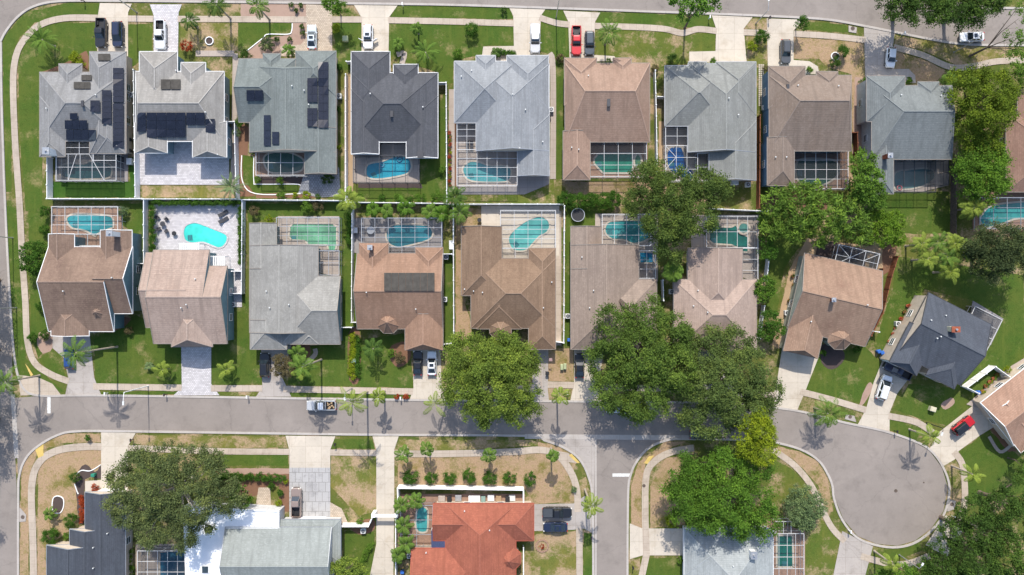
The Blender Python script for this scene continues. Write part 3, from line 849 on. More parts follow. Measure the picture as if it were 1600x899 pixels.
    def turret(s, x, y, rp, ez, rise, roof, wall, n=8, fascia=None):
        c = W(*s.px(x, y), ez); r = rp * U; m = MB(); f = MB(); k = MB()
        P = [(c.x + r * math.cos(2 * math.pi * (i + .5) / n), c.y + r * math.sin(2 * math.pi * (i + .5) / n), ez) for i in range(n)]
        ap = Vector((c.x, c.y, ez + rise))
        for i in range(n):
            m.face([P[i], P[(i + 1) % n], ap]); f.bar(Vector(P[i]) - Vector((0, 0, .07)), Vector(P[(i + 1) % n]) - Vector((0, 0, .07)), .12, .17)
            k.bar(Vector(P[i]) + Vector((0, 0, .03)), ap + Vector((0, 0, .03)), .12, .04)
        m.face([(p[0], p[1], ez - .12) for p in P][::-1])
        t = place(m, 'turret_roof', roof, s.root); f.build('turret_fascia', fascia or M_white, t, loc=s.root.location)
        k.build('turret_ridge', M_CAP.get(roof.name, roof), t, loc=s.root.location)
        wl = MB(); wl.prism([(c.x + (p[0] - c.x) * .8, c.y + (p[1] - c.y) * .8) for p in P], 0, ez - .13); place(wl, 'bay_wall', wall, s.root)

M_CAP = {}
def RM(name, c, c2=None, mott=0.28, cap=1.04):
    a = lin(c); m = shingle(name, a, lin(c2) if c2 else mul(a, 0.85), mott)
    M_CAP[name] = plain(name + '_cap', mul(a, cap), 0.9, var=0.12, vs=3)
    return m
r1 = RM('shingle_ash', (164, 164, 164), (148, 148, 146))
r2 = RM('shingle_pale', (178, 175, 170), (160, 156, 150), 0.14, 1.22)
r3 = RM('shingle_sage', (142, 150, 148), (130, 138, 136))
r4 = RM('shingle_charcoal', (104, 106, 112), (96, 98, 102), 0.35, 0.9)
r5 = RM('shingle_bluegrey', (170, 174, 178), (156, 161, 166), 0.16)
r6 = RM('shingle_tan', (182, 154, 136), (172, 142, 124), 0.2, 1.15)
r7 = RM('shingle_stone', (162, 164, 160), (150, 152, 146), 0.2)
r8 = RM('shingle_taupe', (158, 142, 130), (148, 130, 116), 0.22)
r9 = RM('shingle_slate', (144, 150, 150), (134, 140, 140), 0.22)
rm1 = RM('shingle_brown', (160, 136, 120), (128, 106, 96), 0.24, 1.15)
rm2 = RM('shingle_rose', (198, 176, 162), (182, 158, 144), 0.16)
rm3 = RM('shingle_cloud', (182, 180, 174), (158, 156, 150), 0.15, 1.05)
rm4 = RM('shingle_orange', (180, 146, 124), (164, 130, 108), 0.2, 1.1)
rm5 = RM('shingle_mottled', (160, 134, 112), (144, 118, 98), 0.42, 1.15)
rm6 = RM('shingle_mushroom', (176, 158, 144), (164, 146, 134), 0.24)
rm7 = RM('shingle_pink', (198, 176, 162), (186, 164, 150), 0.14)
re1 = RM('shingle_graphite', (100, 106, 116), (92, 96, 106), 0.18, 0.9)
rs1 = RM('shingle_blueblack', (92, 98, 108), (86, 90, 100), 0.22, 0.9)
rs2 = RM('shingle_mist', (176, 182, 178), (164, 170, 166), 0.14)
rs3 = RM('shingle_red', (186, 114, 92), (166, 100, 84), 0.2, 0.96)
rs4 = RM('shingle_ice', (190, 196, 196), (176, 182, 182), 0.12)
wc = plain('stucco_cream', lin((232, 216, 196)), 0.85); wb = plain('stucco_blue', lin((150, 178, 190)), 0.85)
wt = plain('siding_teal', lin((128, 160, 168)), 0.8); ww = plain('stucco_white', lin((236, 236, 236)), 0.85)
wtan = plain('stucco_tan', lin((206, 182, 156)), 0.85); wsage = plain('stucco_sage', lin((190, 196, 180)), 0.85)
wblue = plain('siding_blue', lin((120, 160, 190)), 0.8)
M_fgrey = plain('grey_trim', lin((170, 160, 150)), 0.6)

# ---- north row, left to right
h = House('T1', 'ash-grey roofed house with dark solar panels on the lot inside the street bend', [
 (62,113,197,221,'h','h','h'), (140,81,197,240,'v','h','h',.4,0,.38), (62,150,102,245,'v','h','h'), (150,160,196,240,'v','h','h'), (92,100,128,150,'v','h','h')], 2.9, r1, wc, M_fgrey)
h.array(176,106,193,160,1,6, frame=M_metal); h.array(159,141,174,194,1,6); h.array(176,162,193,231,1,7); h.array(141,157,156,175,2,2)
h.array(101,188,136,202,3,1); h.array(103,203,150,219,4,1); h.array(109,177,121,187,1,1); h.array(127,117,143,126,2,1,M_heater); h.array(115,128,141,139,3,1,M_heater); h.array(153,84,172,95,2,1,M_heater)
h.chimney(72,236,9,9,5.2,M_white); h.garage(1,'t'); h.vents([(74,170),(151,149)]); h.turtle([(129,162,4,9)])
h = House('T2', 'pale grey hipped two-storey house with a white paved patio behind it', [
 (212,112,350,221,'h',14,30,.36), (218,81,277,170,'v','h','h'), (211,192,261,239,'v',8,8,.3), (301,190,354,246,'v',8,8,.3), (283,98,321,160,'v','h','h')], 3.6, r2, wb)
h.array(214,176,228,206,1,3); h.array(229,176,290,215,4,3); h.array(291,176,320,196,2,2); h.array(321,186,336,207,1,2); h.array(251,124,282,140,2,1,M_heater)
h.garage(1,'t'); h.vents([(276,111),(322,176),(341,242)])
h = House('T3', 'sage-grey house with a black solar strip and gravel front garden', [
 (390,104,525,238,'v',10,'g',.32,0,.47), (373,92,462,191,'h','g','h'), (462,80,525,150,'v','h','h'), (476,200,525,272,'v','g','g'), (411,84,438,130,'v','h','h')], 3.0, r3, wc, M_fgrey)
h.array(497,97,513,200,2,8); h.array(480,122,496,160,2,3); h.array(480,169,496,198,2,3); h.array(385,141,411,158,2,1); h.array(412,180,423,228,1,4); h.array(425,206,436,226,1,2)
h.garage(2,'t'); h.vents([(457,135),(483,164),(476,142)])
h = House('T4', 'charcoal roofed house with white gutters and a bright blue pool behind it', [
 (549,114,684,222,'h','h','h'), (549,81,609,175,'v','h','h'), (635,150,684,247,'v','h','g'), (549,140,592,241,'v','h','g'), (615,101,653,150,'v','h','h')], 3.0, r4, wc)
h.garage(1,'t'); h.vents([(579,147),(661,168)]); h.turtle([(612,178,4,10),(657,242,9,10)])
h = House('T5', 'pale blue-grey roofed house with a curved path along its right side', [
 (744,100,858,236,'v','h','g'), (710,96,806,192,'h','h','h'), (792,87,857,170,'v','h','h'), (744,87,774,130,'v','h','h'), (809,180,858,275,'v','h','g')], 3.0, r5, wc, M_metal)
h.garage(2,'t'); h.vents([(801,148),(821,172),(848,222),(812,232),(721,120),(737,111)])
h = House('T6', 'tan brown roofed house of the north row beside the long narrow side lawn', [
 (883,99,1015,222,'h',28,26,.4,0,.59), (898,103,986,185,'v','h','h'), (882,91,932,165,'v','h','h'), (958,91,986,160,'v','h','h'), (926,103,966,165,'v','h','h'), (880,205,922,281,'v','g','h')], 3.2, r6, wtan, M_fgrey)
h.garage(1,'t'); h.vents([(919,119),(893,231),(904,234)]); h.turtle([(951,160,5,13)])
h = House('T7', 'stone-grey roofed house with tree shadow across its roof', [
 (1075,100,1181,238,'v','h','g'), (1039,103,1136,197,'h','h','h'), (1119,97,1181,180,'v','h','h'), (1076,97,1104,140,'v','h','h'), (1108,190,1181,282,'v','h','g')], 3.0, r7, wc, M_metal)
h.garage(2,'t'); h.vents([(1138,154),(1153,180)])
h = House('T8', 'taupe roofed two-storey house with a pale blue side wall', [
 (1202,118,1330,236,'h',37,14,.4,0,.61), (1201,104,1258,170,'v','h','h'), (1276,112,1309,170,'v','h','h'), (1234,118,1295,180,'v','h','h'), (1199,215,1241,290,'v','g','h')], 4.6, r8, wblue, M_fgrey)
h.garage(1,'t'); h.vents([(1246,134),(1309,135),(1211,246),(1228,246)]); h.turtle([(1231,136,4,8)])
h = House('T9', 'slate-grey roofed two-storey house next to the dense trees, white left wall', [
 (1362,134,1487,249,'h',36,10,.4,0,.6), (1354,119,1414,190,'v','h','h'), (1434,128,1467,190,'v','h','h'), (1388,136,1460,200,'v','h','h'), (1366,225,1396,303,'v','g','h')], 4.6, r9, ww, M_fgrey)
h.garage(1,'t'); h.vents([(1407,149),(1469,150)]); h.chimney(1391,243,6,6,7.2,M_terra)
# ---- middle row
h = House('M1', 'brown gabled house with a teal side wall on the left corner lot', [
 (76,386,178,518,'h','g','s',.4,0,.583), (160,386,207,490,'h','n','g',.508,0,.52), (76,366,116,450,'v','g','n',.5), (157,360,206,440,'v','g','n',.4,0,.3), (80,470,139,525,'v','h','g')], 4.2, rm1, wt)
h.turret(158,487,20,4.2,1.9,rm1,wt); h.chimney(171,365,8,7,7.4,M_white); h.garage(4,'b'); h.vents([(100,455),(176,434),(184,364)])
h = House('M2', 'rose-tan gabled house with striped pergolas beside a bright aqua pool', [
 (228,395,300,512,'h','g','n',.36), (240,391,327,537,'h','g','n',.33), (300,416,355,537,'h','n','g',.398,0,.603), (268,474,332,542,'v','h',12,.5), (246,486,276,514,'v','n',6)], 4.2, rm2, wt, M_fgrey)
h.garage(3,'b'); h.vents([(284,481),(292,476),(306,436)])
h = House('M3', 'cloud-grey gabled house with a pale green pool', [
 (390,384,497,520,'v','g','g'), (390,349,432,420,'v','g','g'), (440,432,532,538,'h','h','g'), (391,500,448,546,'v','g','h'), (470,512,498,538,'v','h','h')], 3.2, rm3, wt, M_fgrey)
h.garage(3,'b'); h.vents([(417,455),(422,481),(452,476)])
h = House('M4', 'orange-brown roofed house carrying a row of pool heating panels', [
 (558,396,692,514,'h','g','g'), (561,380,607,450,'v','h','g'), (649,387,692,450,'v','h','g'), (633,490,692,547,'v','g',10)], 3.2, rm4, wtan, M_fgrey)
h.turret(607,503,19,3.2,1.9,rm4,wtan,fascia=M_fgrey); h.array(600,426,679,455,7,1,M_heater,'pool_heater',0, M_CAP['shingle_orange']); h.garage(3,'b'); h.vents([(573,457),(650,483)]); h.chimney(578,387,6,6,5.4,M_terra)
h = House('M5', 'mottled brown roofed house behind the round street tree', [
 (721,354,784,462,'v','g','h'), (736,404,868,513,'h','h','h'), (826,388,868,546,'v','h','h'), (745,430,815,514,'v','h','h')], 3.0, rm5, wtan, M_fgrey)
h.turret(782,514,18,3.0,1.6,rm5,wtan,fascia=M_fgrey); h.garage(2,'b'); h.vents([(740,455),(754,457),(862,441),(849,481),(726,452)])
h = House('M6', 'mushroom-grey roofed house beside the trampoline yard', [
 (892,383,998,546,'v','g','h'), (892,354,940,420,'v','g','g'), (940,437,1026,536,'h','h','h')], 3.0, rm6, wc, M_fgrey)
h.garage(0,'b'); h.vents([(909,402),(927,454),(921,481),(962,485)])
h = House('M7', 'pinkish beige roofed house behind the big dark oaks', [
 (1075,388,1160,500,'v','g','h'), (1053,437,1182,546,'h','h','h'), (1100,470,1152,548,'v','h','h')], 3.0, rm7, wc, M_fgrey)
h.garage(2,'b'); h.vents([(1090,454),(1083,478),(1105,488)])
h = House('M8', 'tilted brown roofed house above the cul-de-sac entrance', [
 (-63,-69,62,52,'h','g','g'), (-61,0,-6,87,'v','g',8)], 3.4, RM('shingle_hazel', (182, 152, 130), (160, 128, 110), 0.2), wsage, M_fgrey, (1303,477), 13)
h.turret(20,48,19,3.4,1.8,MATS['shingle_hazel'],wsage,fascia=M_fgrey); h.garage(1,'b'); h.chimney(-2,-8,5,5,7.0,M_terra); h.vents([(-30,33),(50,-12)])
h = House('E1', 'graphite roofed two-storey house set diagonally, with a cream side wall', [
 (-50,-56,60,50,'h','g','g'), (-55,-2,-8,68,'v','g',10), (5,-2,54,60,'v','g','h')], 4.8, re1, wc, M_bronze, (1470,530), 27)
h.chimney(14,-24,11,7,8.2,M_cream,M_terra); h.garage(1,'b'); h.vents([(-11,-36),(-28,-19),(-7,2),(-3,-3)])
h = House('E2', 'hazel brown roofed house at the right edge behind the red jeep', [
 (0,0,140,84,'h','g','g'), (2,20,52,100,'v','g','h'), (62,30,120,110,'v','g','h')], 3.2, RM('shingle_hazel2', (196, 160, 138), (180, 142, 120), 0.18), wc, M_white, (1532,630), -38)
h.garage(1,'b')
h = House('E3', 'brown roofed house cut by the right picture edge behind the tall trees', [
 (1572,178,1720,300,'h','h','h'), (1590,140,1720,262,'v','h','h')], 3.0, RM('shingle_umber', (170, 138, 122), (160, 126, 110), 0.2), wtan, M_fgrey)
# ---- south row
h = House('S1', 'blue-black roofed house with three stepped gables at the lower left corner', [
 (133,769,196,1010,'v','g','g'), (109,827,170,1000,'v','g','g'), (73,852,163,1010,'v','g','g')], 3.2, rs1, wc, M_metal)
h.garage(0,'t'); h.vents([(169,833),(147,855),(147,887)])
h = House('S2', 'mist-grey gabled house with a large flat white roof on its left', [
 (352,824,518,930,'h','g','g'), (436,812,532,880,'h','g','h',0.3,2.7), (365,880,425,960,'v','g','g')], 3.4, rs2, ww, M_metal)
h.garage(1,'t')
fl = MB()
q = [W(x, y, 3.6) for x, y in ((286,792),(435,800),(435,826),(352,826),(346,960),(292,960))]
M_roofwhite = paving('white_roof_coating', (0.80, 0.81, 0.82), (0.66, 0.68, 0.70), stain=0.06)
fl.prism([(p.x, p.y) for p in q][::-1], 0, 3.3, 1, 0); place(fl, 'flat_roof', [M_roofwhite, ww], h.root)
pr = MB()
for a, b in zip(q, q[1:] + q[:1]): pr.bar((a.x, a.y, 3.36), (b.x, b.y, 3.36), 0.22, 0.24)
place(pr, 'parapet', M_white, h.root)
sk = MB(); c = W(321, 890, 3.5); sk.box((c.x, c.y, 3.45), (1.4, 1.5, 0.3)); so = place(sk, 'skylight', M_white, h.root)
sk = MB(); sk.box((c.x, c.y, 3.63), (1.15, 1.25, 0.06)); sk.build('pane', M_glass, so, loc=h.root.location)
h = House('S3', 'red roofed house behind the white garden wall', [
 (677,787,834,845,'h','g','h'), (696,788,806,1000,'v',40,'h'), (643,857,760,930,'h','g','h')], 3.0, rs3, wc, plain('red_trim', lin((200, 100, 76)), 0.6))
h.turret(795,873,20,3.0,1.5,rs3,wc,fascia=MATS['red_trim']); h.garage(0,'r',5.2); h.vents([(726,798),(765,828),(666,863)])
h = House('S4', 'ice-blue roofed house partly under the bright green tree at the bottom', [
 (1069,826,1208,1000,'v','h','h'), (1069,826,1150,900,'h','h','h'), (1090,876,1180,960,'h','h','h')], 3.0, rs4, ww)
h.chimney(1178,868,8,10,5.8,M_white); h.garage(0,'t',3.0,-30*U); h.vents([(1145,884),(1091,826)])

# ------------------------------------------------------------ pools
def pool(label, pts, c, deck=14, sm=5, lip=M_drive, extra=None):
    """basin rim plus water surface with coping and steps"""
    if sm: pts = smooth(pts, sm)
    P = [W(x, y, 0) for x, y in pts]; c0 = sum(P, Vector()) / len(P)
    root = thing('swimming_pool', label, 'pool', (c0.x, c0.y, 0))
    wm = watermat('pool_water_%d_%d_%d' % c, lin(c, 0.62)); z = LZ(deck) + 0.03
    m = MB(); pp = [(p.x, p.y, z) for p in P]
    ar = sum(pp[i][0] * pp[(i + 1) % len(pp)][1] - pp[(i + 1) % len(pp)][0] * pp[i][1] for i in range(len(pp)))
    if ar < 0: pp = pp[::-1]
    m.face(pp); place(m, 'water', wm, root)
    m = MB(); n = len(P)
    for i in range(n):
        a, b = Vector(pp[i]), Vector(pp[(i + 1) % n]); m.bar((a.x, a.y, z + .02), (b.x, b.y, z + .02), 0.34, 0.1)
    place(m, 'coping', lip, root)
    # entry steps and a light niche
    a, b = Vector(pp[0]), Vector(pp[len(pp) // 8 or 1]); d = (b - a); 
    m = MB(); q = (a + b) / 2; inn = (c0 - q); inn.z = 0; inn.normalize()
    for k in range(3): m.box((q.x + inn.x * (.35 + .32 * k), q.y + inn.y * (.35 + .32 * k), z + .004 - .0005 * k), (0.28, 1.1, 0.012), math.atan2(inn.y, inn.x))
    place(m, 'step', plain('pool_step', mul(lin(c, 0.62), 1.35), 0.3), root)
    return root
def spa(root_label, cx, cy, rx, ry, c, deck=14, ring=M_drive):
    pts = [(cx + rx * math.cos(t), cy + ry * math.sin(t)) for t in [2 * math.pi * i / 20 for i in range(20)]]
    P = [W(x, y, 0) for x, y in pts]; c0 = W(cx, cy, 0); z = 0.4
    root = thing('spa', root_label, 'spa', c0)
    m = MB(); m.face([(p.x, p.y, z) for p in P][::-1]); place(m, 'water', watermat('pool_water_%d_%d_%d' % c, lin(c, 0.62)), root)
    m = MB()
    for i in range(20):
        a, b = P[i], P[(i + 1) % 20]; m.bar((a.x, a.y, .22), (b.x, b.y, .22), 0.4, 0.44)
    place(m, 'rim', ring, root)
def cr(ox, oy, pts): return [(ox + x / 5.287, oy + y / 5.287) for x, y in pts]
pool('dark teal pool under the screen behind the ash-grey solar-panelled house', cr(0,150,[(500,600),(560,560),(700,560),(760,540),(900,560),(930,620),(900,680),(740,690),(640,690),(520,670)]), (52,112,118))
pool('murky green pool under the screen behind the sage-grey house', cr(280,150,[(700,520),(760,470),(900,465),(1020,520),(1030,590),(980,630),(850,640),(740,625)]), (88,128,118))
pool('bright blue pool behind the charcoal roofed house of the north row', cr(560,150,[(60,640),(70,580),(110,555),(200,540),(300,500),(360,492),(420,520),(440,570),(430,620),(380,655),(200,688),(90,682)]), (60,172,196))
pool('teal kidney pool behind the pale blue-grey house', cr(560,150,[(860,620),(880,570),(930,540),(1000,548),(1080,575),(1200,578),(1250,590),(1265,630),(1250,690),(1200,715),(1000,715),(900,690)]), (92,168,172))
pool('green pool with a curved left end behind the tan brown house', cr(840,150,[(465,520),(500,480),(560,475),(790,475),(795,540),(780,640),(540,640),(500,600),(465,560)]), (52,150,124), sm=0)
spa('oval spa at the right end of the green pool behind the tan brown house', 996, 253, 6, 12, (80,140,110))
pool('deep blue pool behind the stone-grey house', cr(840,150,[(1065,480),(1100,425),(1180,420),(1210,480),(1230,560),(1290,640),(1270,700),(1180,680),(1080,600)]), (28,98,168))
pool('dark green half-round pool behind the taupe two-storey house', cr(1100,150,[(760,560),(820,520),(1060,530),(1115,600),(1090,670),(1000,730),(900,755),(820,730),(760,680)]), (46,96,82))
pool('grey-teal pool under the dark screen behind the slate-grey house', cr(1350,150,[(250,640),(370,610),(500,600),(570,620),(580,680),(520,730),(420,765),(330,775),(250,770)]), (110,150,150))
pool('turquoise pool behind the brown gabled corner house', cr(0,300,[(555,240),(570,200),(650,180),(850,190),(930,210),(940,290),(900,310),(810,350),(790,365),(700,320),(600,300)]), (64,158,166))
pool('bright aqua open pool on the white paver terrace', cr(280,300,[(35,330),(60,275),(130,252),(200,270),(300,310),(390,350),(402,400),(370,450),(325,465),(270,445),(200,420),(110,425),(50,400)]), (78,228,214), lip=M_paver_white)
pool('pale green pool behind the cloud-grey house', cr(280,300,[(915,290),(940,262),(1270,262),(1305,290),(1305,440),(1290,490),(1235,490),(1225,440),(1070,440),(1040,405),(930,400),(908,370)]), (120,184,146), sm=0)
pool('teal pool behind the orange-brown house', cr(540,300,[(335,370),(345,310),(390,275),(450,268),(640,272),(700,290),(722,340),(705,385),(640,415),(500,450),(430,460),(360,430)]), (52,136,152))
pool('large aqua pool running diagonally behind the mottled brown house', [(794,376),(797,366),(808,355),(824,344),(838,339),(848,339),(857,345),(859,355),(854,364),(843,370),(831,383),(823,391),(812,393),(800,390)], (104,186,180))
pool('teal pool with splashes behind the mushroom-grey house', cr(820,300,[(660,300),(690,250),(760,238),(960,238),(1020,280),(1040,340),(1000,400),(900,430),(820,400),(720,390),(670,350)]), (68,160,162))
pool('deep green pool with square ends behind the pinkish beige house', cr(1080,300,[(145,280),(170,245),(230,245),(240,290),(330,290),(370,270),(400,340),(470,370),(470,500),(375,495),(375,460),(330,440),(180,430),(145,400)]), (30,118,106), sm=0)
spa('round spa beside the deep green pool behind the pinkish beige house', 1161, 357, 9, 9, (90,150,140))
pool('aqua pool at the right picture edge beneath the palm clump', [(1530,345),(1534,335),(1548,322),(1590,316),(1640,316),(1640,342),(1590,342),(1565,350),(1540,356)], (64,160,158))
pool('dark blue pool under the large screen at the lower left', [(250,862),(290,858),(292,960),(250,960)], (50,112,142), sm=0)
pool('narrow turquoise pool beside the red roofed house', [(650,805),(653,795),(660,791),(668,796),(669,812),(668,828),(662,832),(653,830),(649,820)], (86,190,192))
pool('bottle-green pool under the screen beside the ice-blue roofed house', [(1213,836),(1238,836),(1239,886),(1213,886)], (24,104,92), sm=0)
# above-ground and tarp-covered items
pts = [(998,393),(1021,395),(1021,411),(999,412)]
pool('small blue pool in the narrow screened bay beside the mushroom-grey house', pts, (44,138,176), sm=0)

# ------------------------------------------------------------ pool screen enclosures
def cage(label, rects, z=2.75, mat=None, org=None, ang=0.0, scr=None, diag=()):
    """rects: (x0, y0, x1, y1, nx, ny) of aluminium bays in pixels at roof height"""
    mat = mat or M_alu; scr = scr or M_screen
    ca, sa = math.cos(R(ang)), math.sin(R(ang))
    f = (lambda u, v: (org[0] + u * ca - v * sa, org[1] + u * sa + v * ca)) if org else (lambda u, v: (u, v))
    c = W(*f((rects[0][0] + rects[0][2]) / 2, (rects[0][1] + rects[0][3]) / 2), z)
    root = thing('pool_enclosure', label, 'screen enclosure', (c.x, c.y, 0))
    fr = MB(); sc = MB(); po = MB()
    for k, (x0, y0, x1, y1, nx, ny) in enumerate(rects):
        zz = z + 0.02 * k
        P = lambda u, v, h=zz: W(*f(x0 + (x1 - x0) * u, y0 + (y1 - y0) * v), zz) + Vector((0, 0, h - zz))
        edge_w = 0.11
        for i in range(nx + 1):
            w = edge_w if i in (0, nx) else 0.07
            fr.bar(P(i / nx, 0), P(i / nx, 1), w, 0.12)
        for j in range(ny + 1):
            w = edge_w if j in (0, ny) else 0.07
            fr.bar(P(0, j / ny) + Vector((0, 0, .004)), P(1, j / ny) + Vector((0, 0, .004)), w, 0.12)
        sc.face([P(0, 1) - Vector((0, 0, .07)), P(1, 1) - Vector((0, 0, .07)), P(1, 0) - Vector((0, 0, .07)), P(0, 0) - Vector((0, 0, .07))])
        lo = lambda p: Vector((p.x, p.y, 0.06))
        for a, b in ((P(0, 0), P(1, 0)), (P(1, 0), P(1, 1)), (P(1, 1), P(0, 1)), (P(0, 1), P(0, 0))):
            e = Vector((0, 0, .07)); sc.face([lo(a), lo(b), b - e, a - e])
            n = max(1, round((b - a).length / 2.4))
            for i in range(n): 
                q = a + (b - a) * i / n; po.bar(lo(q), q - Vector((0, 0, .06)), 0.08, 0.08)
            m = a.z * .45; po.bar((a.x, a.y, m), (b.x, b.y, m), 0.06, 0.08)
        for (u0, v0, u1, v1) in (diag if k == 0 else ()):
            fr.bar(P(u0, v0) + Vector((0, 0, .008)), P(u1, v1) + Vector((0, 0, .008)), 0.08, 0.1)
    place(fr, 'roof_frame', mat, root); place(po, 'upright_frame', mat, root); place(sc, 'mesh_screen', scr, root)
    return root
cage('white framed screen enclosure behind the ash-grey solar-panelled house', [(88,241,181.5,282,5,2),(102,221,146,241,2,2),(146,240,181.5,251,1,1)], diag=[(0.2,1,.34,0),(0.55,0,.8,1)], scr=M_screen_dark)
cage('light framed screen enclosure behind the sage-grey house', [(400,235,477,274,4,2)])
cage('tiny screened bay at the left side of the sage-grey house', [(390,191,411,207,2,2)])
cage('dark framed screen enclosure over the bright blue pool', [(552,243,654,285,5,1),(592,222,636,243,2,1)], mat=M_bronze, scr=screen_mat('screen_faint', (0.04, 0.04, 0.045), 0.08))
cage('white framed L-shaped screen enclosure behind the pale blue-grey house', [(714,234,808,290,6,4),(714,192,745,234,2,4)], scr=screen_mat('screen_light', (0.12, 0.12, 0.12), 0.10))
cage('white framed screen enclosure over the green pool with the oval spa', [(922,222.5,1010,276,4,3)])
cage('white framed stepped screen enclosure over the deep blue pool', [(1040,228,1090,283,3,3),(1040,198,1076,228,2,2),(1090,240,1109,283,1,2)], diag=[(0,0,.33,.33),(0,.66,.33,.33),(.66,.66,1,1)])
cage('white framed enclosure of four rows over the dark green half-round pool', [(1241,235.5,1325,295,5,4)], scr=M_screen_dark)
cage('black framed screen enclosure behind the slate-grey house', [(1396,250,1462,300,4,1),(1462,250,1482,288,1,1)], mat=M_bronze)
cage('white framed enclosure over the turquoise pool of the brown corner house', [(81,323,184,366,5,3),(117,366,157,384,2,1)], scr=screen_mat('screen_light', (0.12, 0.12, 0.12), 0.10))
cage('thin framed enclosure over the pale green pool', [(432,340,530,383,6,3),(497,392,530,430,2,2)], mat=M_metal, scr=screen_mat('screen_light', (0.12, 0.12, 0.12), 0.10))
cage('grey framed enclosure over the teal pool of the orange-brown house', [(565,341,690,386,6,3),(607,386,649,404,2,1)], mat=M_metal)
cage('white framed enclosure over the large diagonal aqua pool', [(782,329,868,388,4,4),(784,388,826,407,2,1)], scr=screen_mat('screen_faint', (0.04, 0.04, 0.045), 0.08))
cage('white framed enclosure over the splashed teal pool', [(941,335,1017,384,4,3)])
cage('narrow white framed bay over the small blue pool', [(997,392,1024,435,2,3)])
cage('white framed L-shaped enclosure over the deep green square-ended pool', [(1104,338,1184,387,5,2),(1160,388,1184,440,1,3)])
cage('small tilted enclosure with crossed bars behind the tilted brown house', [(-14,-94,52,-62,3,2)], org=(1303,477), ang=13, scr=M_screen_dark, diag=[(0,0,.33,.5),(.66,0,.33,.5),(.33,.5,0,1),(.66,.5,1,0)])
cage('small tilted enclosure at the right corner of the graphite roofed house', [(25,-70,72,-36,1,2),(50,-36,72,-12,1,1)], org=(1470,530), ang=27, scr=M_screen_dark)
cage('screened pool roof at the right picture edge under the palm clump', [(1531,309,1680,357,7,3)], mat=M_metal)
cage('large white framed enclosure at the lower left beside the flat white roof', [(215,861,293,960,5,6)], scr=M_screen_dark)
cage('dark framed patio enclosure at the left side of the red roofed house', [(626,790,676,858,2,3)], mat=M_metal, scr=screen_mat('screen_faint', (0.04, 0.04, 0.045), 0.08))
cage('white framed enclosure over the bottle-green pool', [(1191,834,1256,980,5,8),(1212,815,1236,834,2,1)])
cv = MB(); 
for i in range(8):
    a = W(674 + i * 2.8, 829, 2.9); b = W(674 + i * 2.8 + 2.6, 856, 2.9); cv.box(((a.x + b.x) / 2, (a.y + b.y) / 2, 2.9 + 0.02 * (i % 2)), (b.x - a.x + .02, a.y - b.y, .05))
t = thing('patio_cover', 'blue translucent patio cover notched into the red roof', 'patio cover', W(685, 842, 0))
place(cv, 'roof_sheet', plain('blue_sheet', lin((84, 92, 124)), 0.3), t)
m = MB()
for x, y in ((674, 829), (696, 829), (674, 856), (696, 856)):
    p = W(x, y, 2.8); m.bar((p.x, p.y, 0), p, 0.1, 0.1)
place(m, 'post', M_white, t)
# striped pergolas of the aqua pool terrace
def pergola(label, x0, y0, x1, y1, n):
    z = 2.8; c = W((x0 + x1) / 2, (y0 + y1) / 2, 0); t = thing('pergola', label, 'pergola', c); m = MB()
    for i in range(n):
        x = x0 + (x1 - x0) * (i + .5) / n; m.bar(W(x, y0, z), W(x, y1, z), 0.2, 0.12)
    place(m, 'slat_roof', M_white, t); m = MB()
    for y in (y0 + 1, y1 - 1): m.bar(W(x0, y, z - .13), W(x1, y, z - .13), 0.12, 0.12)
    for x in (x0 + 1, x1 - 1):
        p = W(x, y0 + 1, z - .2); m.bar((p.x, p.y, 0), p, .12, .12)
    place(m, 'post_frame', M_white, t)
pergola('white slatted pergola against the roof above the aqua pool terrace, left one', 280, 380, 312, 391, 11)
pergola('white slatted pergola beside the lower right end of the aqua pool', 327, 400, 352, 416, 9)
# ------------------------------------------------------------ vegetation
rng = np.random.default_rng(7)
def leaves(C, size, tint, up=0.55, asp=0.55):
    """leaf-shaped quads at points C (N,3); returns verts (N*4,3)"""
    N = len(C)
    n = rng.normal(size=(N, 3)); n /= np.linalg.norm(n, axis=1)[:, None]
    n[:, 2] = np.abs(n[:, 2]) + up; n /= np.linalg.norm(n, axis=1)[:, None]
    a = rng.normal(size=(N, 3)); t = np.cross(n, a); t /= np.linalg.norm(t, axis=1)[:, None]
    b = np.cross(n, t)
    s = (size * rng.uniform(0.6, 1.3, N))[:, None]
    v = np.stack([C - t * s * .5, C + b * s * asp * .5, C + t * s * .5, C - b * s * asp * .5], 1)
    return v.reshape(-1, 3), np.repeat(np.clip(tint, 0, 1), 4)
def leafmesh(name, verts, tint, mat, parent=None, loc=(0, 0, 0)):
    N = len(verts) // 4; me = bpy.data.meshes.new(name)
    verts = verts - np.array(loc)
    me.vertices.add(N * 4); me.vertices.foreach_set('co', verts.astype(np.float32).ravel())
    me.loops.add(N * 4); me.loops.foreach_set('vertex_index', np.arange(N * 4, dtype=np.int32))
    me.polygons.add(N); me.polygons.foreach_set('loop_start', np.arange(0, N * 4, 4, dtype=np.int32))
    me.polygons.foreach_set('loop_total', np.full(N, 4, dtype=np.int32))
    at = me.attributes.new('tint', 'FLOAT', 'POINT'); at.data.foreach_set('value', tint.astype(np.float32))
    me.materials.append(mat); me.update(); me.validate()
    o = bpy.data.objects.new(name, me); COL.objects.link(o); o.parent = parent
    return o
